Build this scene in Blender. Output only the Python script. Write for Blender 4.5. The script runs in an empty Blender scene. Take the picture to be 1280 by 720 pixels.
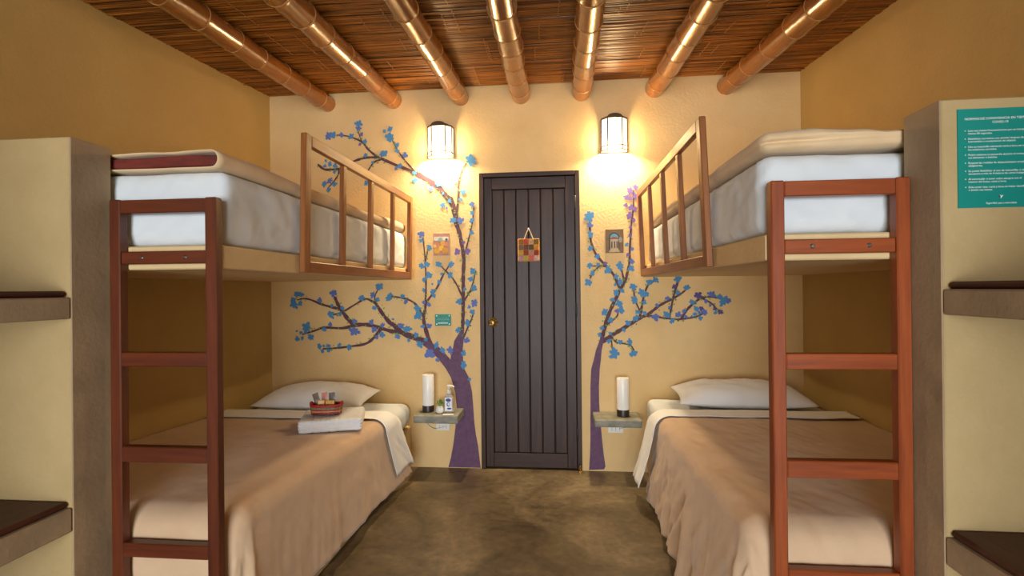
import bpy, bmesh, math, random
from mathutils import Vector, Matrix, noise
from mathutils.geometry import tessellate_polygon
random.seed(7)
S = bpy.context.scene
COL = S.collection
PI = math.pi

# ------------------------------------------------------------------ camera
cam_d = bpy.data.cameras.new('camera')
cam = bpy.data.objects.new('camera', cam_d); COL.objects.link(cam)
cam_d.sensor_width = 36.0
cam_d.lens = 36.0 * 644.58 / 1280.0
cam_d.clip_start = 0.05
YAW, PITCH, ROLL = 0.0959, 0.002, 0.0102
cam.location = (0.0, -3.463, 1.2139)
cam.rotation_euler = (Matrix.Rotation(YAW, 4, 'Z') @ Matrix.Rotation(PI/2 + PITCH, 4, 'X') @ Matrix.Rotation(-ROLL, 4, 'Z')).to_euler()
S.camera = cam

# ------------------------------------------------------------------ world, daylight, exposure
W = bpy.data.worlds.new('world'); S.world = W; W.use_nodes = True
bg = W.node_tree.nodes['Background']
bg.inputs[0].default_value = (0.75, 0.86, 1.0, 1); bg.inputs[1].default_value = 1.0
wl = bpy.data.lights.new('window_daylight', 'AREA'); wl.shape = 'RECTANGLE'
wl.size = 2.2; wl.size_y = 1.75; wl.energy = 150.0; wl.color = (0.90, 0.96, 1.0)
wlo = bpy.data.objects.new('window_daylight', wl); COL.objects.link(wlo)
wlo.location = (-0.15, -6.91, 1.0); wlo.rotation_euler = (PI/2, 0, 0)
SCONCE_W = 56.0
vs = S.view_settings
vs.view_transform = 'Standard'; vs.look = 'None'; vs.exposure = 0.66; vs.gamma = 1.0
vs.use_curve_mapping = False

# ------------------------------------------------------------------ room numbers (metres)
XL, XR = -2.041, 1.535            # side walls
YB, YF = 0.0, -7.00               # back wall, wall behind the camera
HC, SL = 2.579, 0.0822            # ceiling height at the back wall, its slope
def zc(y): return HC + SL * y

# ------------------------------------------------------------------ materials
def srgb(r, g, b):
    f = lambda c: (c/255/12.92) if c/255 <= 0.04045 else ((c/255 + 0.055)/1.055)**2.4
    return (f(r), f(g), f(b), 1.0)
def mixc(c, k): return (min(1, c[0]*k), min(1, c[1]*k), min(1, c[2]*k), 1)
def mat(name, c1, c2=None, scale=(8, 8, 8), rough=0.6, bump=0.0, bscale=None, metal=0.0, detail=6.0, ramp=(0.35, 0.65), sheen=0.0, rough2=None, coat=0.0, spec=None, bdist=0.01):
    m = bpy.data.materials.new(name); m.use_nodes = True
    nt = m.node_tree; N = nt.nodes; L = nt.links
    b = N['Principled BSDF']
    b.inputs['Base Color'].default_value = c1
    b.inputs['Roughness'].default_value = rough
    b.inputs['Metallic'].default_value = metal
    if spec is not None: b.inputs['Specular IOR Level'].default_value = spec
    if sheen: b.inputs['Sheen Weight'].default_value = sheen
    if coat:
        b.inputs['Coat Weight'].default_value = coat; b.inputs['Coat Roughness'].default_value = 0.12
    tc = N.new('ShaderNodeTexCoord')
    def nz(sc, det):
        mp = N.new('ShaderNodeMapping'); mp.inputs['Scale'].default_value = sc
        L.new(tc.outputs['Object'], mp.inputs['Vector'])
        t = N.new('ShaderNodeTexNoise'); t.inputs['Scale'].default_value = 1.0
        t.inputs['Detail'].default_value = det; t.inputs['Roughness'].default_value = 0.6
        L.new(mp.outputs[0], t.inputs['Vector']); return t
    if c2 is not None:
        t = nz(scale, detail)
        r = N.new('ShaderNodeValToRGB')
        r.color_ramp.elements[0].position = ramp[0]; r.color_ramp.elements[0].color = c1
        r.color_ramp.elements[1].position = ramp[1]; r.color_ramp.elements[1].color = c2
        L.new(t.outputs['Fac'], r.inputs[0]); L.new(r.outputs[0], b.inputs['Base Color'])
        if rough2 is not None:
            mr = N.new('ShaderNodeMapRange'); mr.inputs['From Min'].default_value = ramp[0]; mr.inputs['From Max'].default_value = ramp[1]
            mr.inputs['To Min'].default_value = rough; mr.inputs['To Max'].default_value = rough2
            L.new(t.outputs['Fac'], mr.inputs['Value']); L.new(mr.outputs[0], b.inputs['Roughness'])
    if bump:
        t2 = nz(bscale or scale, 8.0)
        bp = N.new('ShaderNodeBump'); bp.inputs['Strength'].default_value = bump; bp.inputs['Distance'].default_value = bdist
        L.new(t2.outputs['Fac'], bp.inputs['Height']); L.new(bp.outputs[0], b.inputs['Normal'])
    return m
def emit(name, col, strength):
    m = bpy.data.materials.new(name); m.use_nodes = True; N = m.node_tree.nodes
    b = N['Principled BSDF']; b.inputs['Base Color'].default_value = col
    b.inputs['Emission Color'].default_value = col; b.inputs['Emission Strength'].default_value = strength
    return m

M = {}
M['wall'] = mat('cream_plaster', srgb(223, 187, 127), srgb(231, 197, 140), (3, 3, 3), 0.75, 0.25, (60, 60, 60))
M['wall_side'] = mat('ochre_plaster', srgb(176, 145, 84), srgb(184, 153, 93), (2, 2, 2), 0.75, 0.2, (60, 60, 60))  # same cream paint as the back wall, side-wall shade put into the colour
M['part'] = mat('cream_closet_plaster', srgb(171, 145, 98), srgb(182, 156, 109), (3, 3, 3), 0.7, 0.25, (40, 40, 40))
M['taupe'] = mat('taupe_cement', srgb(150, 126, 96), srgb(168, 143, 111), (5, 5, 4), 0.8, 0.14, (60, 60, 60))
M['slab'] = mat('cream_slab_plaster', srgb(206, 176, 126), srgb(216, 188, 140), (4, 4, 4), 0.7, 0.25, (50, 50, 50))
M['grey_cem'] = mat('grey_cement', srgb(112, 112, 100), srgb(150, 146, 130), (14, 14, 30), 0.6, 0.4, (60, 60, 60))
def wood(name, a, b, axis, rough=0.4, coat=0.0, spec=0.5):
    sc = [38, 38, 38]; sc['xyz'.index(axis)] = 3.0
    return mat(name, a, b, tuple(sc), rough, 0.08, tuple(sc), coat=coat, ramp=(0.3, 0.7), spec=spec)
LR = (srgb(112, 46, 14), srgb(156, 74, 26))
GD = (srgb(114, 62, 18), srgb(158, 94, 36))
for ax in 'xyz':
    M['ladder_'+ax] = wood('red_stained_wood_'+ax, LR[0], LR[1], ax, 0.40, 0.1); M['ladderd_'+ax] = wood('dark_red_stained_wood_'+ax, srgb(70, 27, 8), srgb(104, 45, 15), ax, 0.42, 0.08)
    M['guard_'+ax] = wood('golden_wood_'+ax, GD[0], GD[1], ax, 0.42, 0.2)
    M['door_'+ax] = wood('black_brown_wood_'+ax, srgb(46, 31, 26), srgb(68, 48, 40), ax, 0.42, 0.0, 0.28)
M['door_gap'] = mat('door_groove_wood', srgb(40, 24, 16), rough=0.7)
M['board'] = wood('dark_shelf_wood', srgb(54, 23, 14), srgb(82, 40, 25), 'y', 0.5, 0.0, 0.3)
M['bamboo'] = mat('varnished_bamboo', srgb(112, 62, 16), srgb(152, 92, 32), (14, 3, 14), 0.22, 0.15, (40, 8, 40), coat=0.35, ramp=(0.3, 0.7))
M['bamboo_ring'] = mat('bamboo_node', srgb(196, 146, 84), srgb(150, 96, 46), (30, 30, 30), 0.35)
M['reed'] = mat('brown_reed', srgb(70, 36, 8), srgb(184, 114, 40), (2.2, 70, 30), 0.34, 0.2, (4, 160, 60), ramp=(0.36, 0.68), coat=0.1)
M['reed_back'] = mat('dark_reed_backing', srgb(40, 20, 8), rough=0.8)
M['cord'] = mat('tan_binding_cord', srgb(170, 118, 60), rough=0.7)
M['floor'] = None
M['sheet'] = mat('white_cotton', srgb(206, 211, 214), srgb(214, 218, 219), (5, 5, 5), 0.85, 0.1, (14, 14, 14), sheen=0.2)
M['pillow'] = mat('white_pillow_cotton', srgb(238, 237, 236), srgb(243, 242, 241), (5, 5, 5), 0.85, 0.1, (14, 14, 14), sheen=0.2)
M['tan'] = mat('tan_cotton', srgb(202, 168, 132), srgb(210, 178, 143), (6, 6, 6), 0.8, 0.18, (22, 22, 22), sheen=0.25)
M['cream'] = mat('cream_cotton', srgb(208, 177, 134), srgb(217, 188, 147), (7, 7, 7), 0.8, 0.2, (24, 24, 24), sheen=0.2)
M['maroon'] = mat('maroon_lining', srgb(86, 26, 14), srgb(112, 38, 22), (10, 10, 30), 0.8, 0.3, (30, 30, 30))
M['towel'] = mat('white_terry', srgb(232, 230, 228), srgb(240, 239, 237), (40, 40, 40), 0.95, 0.6, (220, 220, 220), sheen=0.3)
M['lampshade'] = mat('white_frosted_shade', srgb(240, 236, 228), rough=0.35)
M['dark_base'] = mat('dark_brown_base', srgb(44, 30, 24), rough=0.4)
M['brass'] = mat('brass', srgb(206, 172, 96), rough=0.25, metal=1.0)
M['steel'] = mat('steel', srgb(180, 180, 178), rough=0.3, metal=1.0)
M['iron'] = mat('black_iron', srgb(30, 26, 24), rough=0.45)
M['sconce'] = mat('bronze_sconce_frame', srgb(78, 60, 38), rough=0.5, metal=0.3)
M['bulb'] = emit('warm_bulb', (1.0, 0.78, 0.48, 1), 30.0)
M['teal'] = mat('teal_print', srgb(10, 130, 118), srgb(12, 136, 124), (3, 3, 3), 0.4)
M['white'] = mat('white_print', srgb(240, 244, 240), rough=0.5)
M['plastic'] = mat('white_plastic', srgb(228, 226, 216), rough=0.35)
M['trunk'] = mat('purple_trunk_paint', srgb(92, 62, 92), srgb(108, 76, 104), (30, 30, 30), 0.7, 0.15, (60, 60, 60))
M['branch'] = mat('plum_branch_paint', srgb(84, 50, 62), srgb(100, 60, 68), (30, 30, 30), 0.7)
M['fb'] = mat('blue_petal_paint', srgb(62, 124, 178), srgb(82, 148, 194), (60, 60, 60), 0.7)
M['fv'] = mat('indigo_petal_paint', srgb(86, 98, 172), srgb(98, 128, 190), (60, 60, 60), 0.7)
M['fp'] = mat('violet_petal_paint', srgb(112, 84, 148), srgb(126, 104, 168), (60, 60, 60), 0.7)
M['fd'] = mat('deep_violet_petal_paint', srgb(78, 64, 122), srgb(90, 80, 144), (60, 60, 60), 0.7)
M['leafpaint'] = mat('green_leaf_paint', srgb(112, 150, 82), srgb(130, 166, 92), (60, 60, 60), 0.7)

def pane_mat():
    m = bpy.data.materials.new('lit_frosted_glass'); m.use_nodes = True
    nt = m.node_tree; N = nt.nodes; L = nt.links; N.clear()
    o = N.new('ShaderNodeOutputMaterial'); e = N.new('ShaderNodeEmission'); t = N.new('ShaderNodeBsdfTransparent'); x = N.new('ShaderNodeMixShader')
    e.inputs[0].default_value = (1.0, 0.86, 0.62, 1); e.inputs[1].default_value = 2.2
    t.inputs[0].default_value = (1, 0.95, 0.86, 1); x.inputs[0].default_value = 0.55
    L.new(t.outputs[0], x.inputs[1]); L.new(e.outputs[0], x.inputs[2]); L.new(x.outputs[0], o.inputs[0])
    return m
M['pane'] = pane_mat()
def glass_mat():
    m = bpy.data.materials.new('clear_plastic'); m.use_nodes = True
    b = m.node_tree.nodes['Principled BSDF']
    b.inputs['Base Color'].default_value = (0.86, 0.9, 0.95, 1); b.inputs['Roughness'].default_value = 0.08
    b.inputs['Transmission Weight'].default_value = 0.75; b.inputs['IOR'].default_value = 1.35
    return m
M['clear'] = glass_mat()
def floor_mat():
    m = bpy.data.materials.new('polished_concrete'); m.use_nodes = True
    nt = m.node_tree; N = nt.nodes; L = nt.links; b = N['Principled BSDF']
    tc = N.new('ShaderNodeTexCoord')
    def nz(s, d, dist=0.0):
        t = N.new('ShaderNodeTexNoise'); t.inputs['Scale'].default_value = s; t.inputs['Detail'].default_value = d
        t.inputs['Roughness'].default_value = 0.62; t.inputs['Distortion'].default_value = dist
        L.new(tc.outputs['Object'], t.inputs['Vector']); return t
    a = nz(2.3, 9, 0.6); r = N.new('ShaderNodeValToRGB'); e = r.color_ramp.elements
    e[0].position = 0.30; e[0].color = srgb(76, 62, 44); e[1].position = 0.72; e[1].color = srgb(158, 139, 108)
    k = e.new(0.5); k.color = srgb(118, 101, 75)
    L.new(a.outputs['Fac'], r.inputs[0])
    f = nz(26, 6); r2 = N.new('ShaderNodeValToRGB'); r2.color_ramp.elements[0].position = 0.35; r2.color_ramp.elements[0].color = (0.72, 0.72, 0.72, 1)
    r2.color_ramp.elements[1].position = 0.65; r2.color_ramp.elements[1].color = (1.1, 1.1, 1.08, 1); L.new(f.outputs['Fac'], r2.inputs[0])
    mx = N.new('ShaderNodeMixRGB'); mx.blend_type = 'MULTIPLY'; mx.inputs[0].default_value = 1.0
    L.new(r.outputs[0], mx.inputs[1]); L.new(r2.outputs[0], mx.inputs[2])
    # old darker stain with a ragged edge
    sx = N.new('ShaderNodeSeparateXYZ'); L.new(tc.outputs['Object'], sx.inputs[0])
    ln = N.new('ShaderNodeMath'); ln.operation = 'MULTIPLY_ADD'; ln.inputs[1].default_value = -0.62; ln.inputs[2].default_value = 0.0   # position across the ragged line
    L.new(sx.outputs['Y'], ln.inputs[0])
    l2 = N.new('ShaderNodeMath'); l2.operation = 'SUBTRACT'; L.new(ln.outputs[0], l2.inputs[0]); L.new(sx.outputs['X'], l2.inputs[1])
    nn = nz(3.2, 10, 0.4); l3 = N.new('ShaderNodeMath'); l3.operation = 'MULTIPLY_ADD'; l3.inputs[1].default_value = 1.1
    L.new(nn.outputs['Fac'], l3.inputs[0]); L.new(l2.outputs[0], l3.inputs[2])
    st = N.new('ShaderNodeMapRange'); st.inputs['From Min'].default_value = 0.4; st.inputs['From Max'].default_value = 2.4; L.new(l3.outputs[0], st.inputs['Value'])
    r3 = N.new('ShaderNodeValToRGB'); r3.color_ramp.elements[0].position = 0.36; r3.color_ramp.elements[0].color = (1, 1, 1, 1)
    r3.color_ramp.elements[1].position = 0.395; r3.color_ramp.elements[1].color = (0.76, 0.74, 0.70, 1); L.new(st.outputs[0], r3.inputs[0])
    m2 = N.new('ShaderNodeMixRGB'); m2.blend_type = 'MULTIPLY'; m2.inputs[0].default_value = 1.0
    L.new(mx.outputs[0], m2.inputs[1]); L.new(r3.outputs[0], m2.inputs[2]); L.new(m2.outputs[0], b.inputs['Base Color'])
    mr = N.new('ShaderNodeMapRange'); mr.inputs['To Min'].default_value = 0.28; mr.inputs['To Max'].default_value = 0.5
    L.new(a.outputs['Fac'], mr.inputs['Value']); L.new(mr.outputs[0], b.inputs['Roughness'])
    bp = N.new('ShaderNodeBump'); bp.inputs['Strength'].default_value = 0.12; bp.inputs['Distance'].default_value = 0.01
    L.new(f.outputs['Fac'], bp.inputs['Height']); L.new(bp.outputs[0], b.inputs['Normal'])
    return m
M['floor'] = floor_mat()

# ------------------------------------------------------------------ helpers
def thing(name, label, cat, loc=(0, 0, 0), group=None):
    o = bpy.data.objects.new(name, None); COL.objects.link(o); o.location = loc
    o.empty_display_size = 0.05; o['label'] = label; o['category'] = cat
    if group: o['group'] = group
    return o
def tag(o, label, cat, group=None):
    o['label'] = label; o['category'] = cat
    if group: o['group'] = group
    return o
def wloc(p):
    v = Vector((0, 0, 0))
    while p is not None:
        v = v + Vector(p.location); p = p.parent
    return v
def link(name, me, m, parent=None, smooth=False):
    o = bpy.data.objects.new(name, me); COL.objects.link(o)
    if m is not None:
        for mm in (m if isinstance(m, (list, tuple)) else [m]): me.materials.append(mm)
    if parent is not None: o.parent = parent
    if smooth: me.polygons.foreach_set('use_smooth', [True]*len(me.polygons))
    me.update()
    return o
def mesh(name, verts, faces, m, parent=None, smooth=False, origin=None):
    """verts in world metres; a top-level mesh gets its origin at `origin`"""
    off = wloc(parent) if parent is not None else Vector(origin or (0, 0, 0))
    me = bpy.data.meshes.new(name)
    me.from_pydata([tuple(Vector(v) - off) for v in verts], [], faces)
    me.validate(); me.update()
    o = link(name, me, m, parent, smooth)
    if parent is None: o.location = off
    return o
def from_bm(name, bm, m, parent=None, smooth=False, origin=None):
    off = wloc(parent) if parent is not None else Vector(origin or (0, 0, 0))
    bmesh.ops.translate(bm, verts=bm.verts, vec=-off)
    me = bpy.data.meshes.new(name); bm.to_mesh(me); bm.free()
    o = link(name, me, m, parent, smooth)
    if parent is None: o.location = off
    return o
def bm_box(bm, x0, x1, y0, y1, z0, z1, bev=0.0, seg=1):
    r = bmesh.ops.create_cube(bm, size=1.0); vs_ = r['verts']
    for v in vs_:
        v.co = Vector(((x0+x1)/2 + v.co.x*(x1-x0), (y0+y1)/2 + v.co.y*(y1-y0), (z0+z1)/2 + v.co.z*(z1-z0)))
    if bev > 0:
        es = list({e for v in vs_ for e in v.link_edges})
        bmesh.ops.bevel(bm, geom=es, offset=bev, segments=seg, affect='EDGES', profile=0.5)
def box(name, x0, x1, y0, y1, z0, z1, m, parent=None, bev=0.0, seg=1, origin=None):
    bm = bmesh.new(); bm_box(bm, x0, x1, y0, y1, z0, z1, bev, seg)
    if parent is None and origin is None: origin = ((x0+x1)/2, (y0+y1)/2, z0)
    return from_bm(name, bm, m, parent, False, origin)
def struct(o): o['kind'] = 'structure'; return o
def lathe_geo(c, prof, n=24):
    vs_, fs = [], []
    for (r, z) in prof:
        for i in range(n):
            a = 2*PI*i/n; vs_.append((c[0]+r*math.cos(a), c[1]+r*math.sin(a), c[2]+z))
    for j in range(len(prof)-1):
        for i in range(n):
            fs.append((j*n+i, j*n+(i+1) % n, (j+1)*n+(i+1) % n, (j+1)*n+i))
    fs.append(tuple(reversed(range(n)))); fs.append(tuple(range((len(prof)-1)*n, len(prof)*n)))
    return vs_, fs
def lathe(name, c, prof, m, parent=None, n=24, smooth=True):
    v, f = lathe_geo(c, prof, n); o = mesh(name, v, f, m, parent, smooth, c)
    if smooth: sharp(o)
    return o
def sharp(o, ang=0.7):
    me = o.data
    try: me.set_sharp_from_angle(angle=ang)
    except Exception: pass
    return o
def tube_geo(pts, rad, n=8, closed=False):
    P = [Vector(p) for p in pts]; vs_, fs = [], []
    up = Vector((0, 0, 1)); last = None
    for i, p in enumerate(P):
        if closed: d = P[(i+1) % len(P)] - P[i-1]
        else: d = P[min(i+1, len(P)-1)] - P[max(i-1, 0)]
        d.normalize()
        u = last - d*last.dot(d) if last is not None else (up - d*up.dot(d) if abs(d.z) < 0.95 else Vector((1, 0, 0)) - d*d.x)
        u.normalize(); last = u; w_ = d.cross(u)
        r = rad[i] if isinstance(rad, (list, tuple)) else rad
        for k in range(n):
            a = 2*PI*k/n; vs_.append(p + (u*math.cos(a) + w_*math.sin(a))*r)
    m_ = len(P)
    for i in range(m_ if closed else m_-1):
        j = (i+1) % m_
        for k in range(n): fs.append((i*n+k, i*n+(k+1) % n, j*n+(k+1) % n, j*n+k))
    if not closed:
        fs.append(tuple(reversed(range(n)))); fs.append(tuple(range((m_-1)*n, m_*n)))
    return vs_, fs
def tube(name, pts, rad, m, parent=None, n=8, closed=False, smooth=True):
    v, f = tube_geo(pts, rad, n, closed)
    o = mesh(name, v, f, m, parent, smooth, tuple(pts[0])); sharp(o, 0.9); return o
def fbm(v, o=4): return noise.fractal(v, 1.0, 2.0, o, noise_basis='PERLIN_ORIGINAL')
def soft_box(name, x0, x1, y0, y1, z0, z1, r, n, m, parent=None, disp=None, origin=None, rot=None):
    """rounded soft block: subdivided box pushed to a rounded shape, then displaced by disp(co, normal)"""
    nx, ny, nz = n; vs_, fs, idx = [], [], {}
    def vid(i, j, k):
        key = (i, j, k)
        if key not in idx:
            def rm(t, n_, d): return t/n_*d
            p = Vector((x0 + (x1-x0)*i/nx, y0 + (y1-y0)*j/ny, z0 + (z1-z0)*k/nz))
            q = Vector((min(max(p.x, x0+r), x1-r), min(max(p.y, y0+r), y1-r), min(max(p.z, z0+r), z1-r)))
            d = p - q
            if d.length > 1e-9: d.normalize(); p = q + d*r
            if disp:
                p = p + disp(p, d)
                p.z = max(p.z, z0)
            idx[key] = len(vs_); vs_.append(p)
        return idx[key]
    for i in range(nx):
        for j in range(ny):
            fs.append((vid(i, j, 0), vid(i, j+1, 0), vid(i+1, j+1, 0), vid(i+1, j, 0)))
            fs.append((vid(i, j, nz), vid(i+1, j, nz), vid(i+1, j+1, nz), vid(i, j+1, nz)))
    for i in range(nx):
        for k in range(nz):
            fs.append((vid(i, 0, k), vid(i+1, 0, k), vid(i+1, 0, k+1), vid(i, 0, k+1)))
            fs.append((vid(i, ny, k), vid(i, ny, k+1), vid(i+1, ny, k+1), vid(i+1, ny, k)))
    for j in range(ny):
        for k in range(nz):
            fs.append((vid(0, j, k), vid(0, j, k+1), vid(0, j+1, k+1), vid(0, j+1, k)))
            fs.append((vid(nx, j, k), vid(nx, j+1, k), vid(nx, j+1, k+1), vid(nx, j, k+1)))
    if rot:
        c = Vector(((x0+x1)/2, (y0+y1)/2, 0)); R = Matrix.Rotation(rot, 3, 'Z')
        vs_ = [R @ (v - c) + c for v in vs_]
    return mesh(name, vs_, fs, m, parent, True, origin or ((x0+x1)/2, (y0+y1)/2, z0))
def text_mesh(name, body, size, m, parent, loc, align='LEFT'):
    """flat lettering on a face that looks towards -Y; loc in world metres"""
    cu = bpy.data.curves.new(name, 'FONT'); cu.body = body; cu.size = size; cu.align_x = align; cu.align_y = 'CENTER'; cu.resolution_u = 2
    t = bpy.data.objects.new(name, cu); COL.objects.link(t); bpy.context.view_layer.update()
    dg = bpy.context.evaluated_depsgraph_get()
    me = bpy.data.meshes.new_from_object(t.evaluated_get(dg))
    bpy.data.objects.remove(t); bpy.data.curves.remove(cu)
    off = Vector(loc) - wloc(parent)
    for v in me.vertices: v.co = Vector((v.co.x, 0, v.co.y)) + off
    me.materials.clear()
    return link(name, me, m, parent)
# mural data: wall coordinates (x, z) in metres on the back wall
TRUNK_A = [
    (-0.781, -0.003), (-0.764, 0.064), (-0.747, 0.15), (-0.735, 0.234), (-0.724, 0.331), (-0.719, 0.415), (-0.729, 0.516), (-0.758, 0.615),
    (-0.795, 0.679), (-0.838, 0.734), (-0.882, 0.783), (-0.927, 0.818), (-0.96, 0.843), (-0.943, 0.881), (-0.887, 0.851), (-0.837, 0.821),
    (-0.799, 0.783), (-0.759, 0.737), (-0.754, 0.783), (-0.741, 0.816), (-0.732, 0.865), (-0.711, 0.898), (-0.692, 0.93), (-0.664, 0.93),
    (-0.668, 0.865), (-0.674, 0.81), (-0.672, 0.737), (-0.667, 0.68), (-0.634, 0.616), (-0.613, 0.522), (-0.605, 0.416), (-0.6, 0.321),
    (-0.59, 0.236), (-0.575, 0.154), (-0.566, 0.068), (-0.558, 0.002),
]
BRANCH_A = [
    (0.0426, 0.0223, [(-0.938, 0.857), (-1.01, 0.887), (-1.095, 0.921), (-1.156, 0.975), (-1.179, 0.987), (-1.229, 1.045), (-1.28, 1.122)]),
    (0.016, 0.0106, [(-1.28, 1.122), (-1.349, 1.156), (-1.42, 1.123), (-1.517, 1.068), (-1.589, 1.047)]),
    (0.0133, 0.008, [(-1.28, 1.122), (-1.288, 1.149), (-1.285, 1.181), (-1.262, 1.225)]),
    (0.0266, 0.0266, [(-1.095, 0.921), (-1.14, 0.929), (-1.169, 0.931), (-1.247, 0.952), (-1.316, 0.973), (-1.386, 0.978), (-1.439, 0.971)]),
    (0.0319, 0.0213, [(-1.43, 0.971), (-1.482, 1.017), (-1.517, 1.064), (-1.553, 1.119), (-1.574, 1.167)]),
    (0.0213, 0.008, [(-1.527, 1.083), (-1.588, 1.098), (-1.668, 1.12), (-1.757, 1.155), (-1.81, 1.161), (-1.846, 1.153)]),
    (0.0213, 0.0106, [(-1.439, 0.971), (-1.529, 0.953), (-1.652, 0.958), (-1.723, 0.937), (-1.813, 0.91)]),
    (0.0213, 0.0106, [(-1.247, 0.945), (-1.309, 0.876), (-1.363, 0.843), (-1.461, 0.827), (-1.565, 0.815), (-1.664, 0.809)]),
    (0.0319, 0.016, [(-0.899, 0.843), (-0.931, 0.947), (-0.943, 1.021), (-0.925, 1.123)]),
    (0.016, 0.0085, [(-0.932, 1.051), (-0.931, 1.128), (-0.925, 1.227), (-0.928, 1.404), (-0.942, 1.573)]),
    (0.016, 0.0106, [(-0.943, 1.027), (-0.991, 1.107), (-1.049, 1.148), (-1.136, 1.168), (-1.188, 1.172)]),
    (0.016, 0.0096, [(-0.927, 1.126), (-0.85, 1.226), (-0.805, 1.313), (-0.759, 1.384)]),
    (0.0106, 0.008, [(-0.928, 1.408), (-0.915, 1.468), (-0.909, 1.506)]),
    (0.0245, 0.0245, [(-0.678, 0.919), (-0.673, 0.979), (-0.669, 1.061), (-0.668, 1.159), (-0.666, 1.224), (-0.666, 1.306), (-0.659, 1.42)]),
    (0.0234, 0.0346, [(-0.659, 1.409), (-0.673, 1.519), (-0.691, 1.606), (-0.712, 1.678), (-0.738, 1.815), (-0.766, 1.843)]),
    (0.0346, 0.0319, [(-0.728, 1.782), (-0.777, 1.854), (-0.826, 1.907), (-0.887, 1.956), (-0.979, 2.013)]),
    (0.0245, 0.016, [(-0.965, 2.005), (-1.044, 2.043), (-1.106, 2.067), (-1.215, 2.117), (-1.264, 2.14)]),
    (0.016, 0.008, [(-1.253, 2.133), (-1.321, 2.188), (-1.367, 2.244), (-1.439, 2.279), (-1.487, 2.292), (-1.55, 2.3)]),
    (0.008, 0.0064, [(-1.367, 2.244), (-1.383, 2.282), (-1.394, 2.321)]),
    (0.016, 0.016, [(-1.247, 2.133), (-1.321, 2.136), (-1.376, 2.128), (-1.442, 2.107), (-1.521, 2.067), (-1.577, 2.061), (-1.642, 2.064), (-1.686, 2.097)]),
    (0.0133, 0.0085, [(-1.535, 2.066), (-1.541, 2.026), (-1.571, 1.98), (-1.612, 1.938)]),
    (0.016, 0.0085, [(-1.236, 2.12), (-1.282, 2.102), (-1.313, 2.065), (-1.33, 2.038)]),
    (0.0117, 0.0069, [(-0.993, 2.025), (-1.055, 2.096), (-1.105, 2.162), (-1.147, 2.24), (-1.163, 2.274)]),
    (0.016, 0.0096, [(-0.704, 1.699), (-0.706, 1.745), (-0.694, 1.841), (-0.693, 1.924), (-0.67, 2.02), (-0.637, 2.071)]),
    (0.0117, 0.0069, [(-0.656, 1.448), (-0.636, 1.518), (-0.616, 1.595), (-0.6, 1.664), (-0.59, 1.74), (-0.587, 1.783)]),
    (0.0128, 0.0069, [(-0.662, 1.137), (-0.62, 1.202), (-0.595, 1.272), (-0.579, 1.34)]),
    (0.0085, 0.0069, [(-0.634, 1.18), (-0.595, 1.218)]),
    (0.0128, 0.0096, [(-0.673, 1.164), (-0.709, 1.243), (-0.749, 1.303), (-0.818, 1.374)]),
    (0.0128, 0.0085, [(-0.673, 0.876), (-0.634, 0.963), (-0.608, 1.02), (-0.595, 1.071)]),
]
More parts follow.
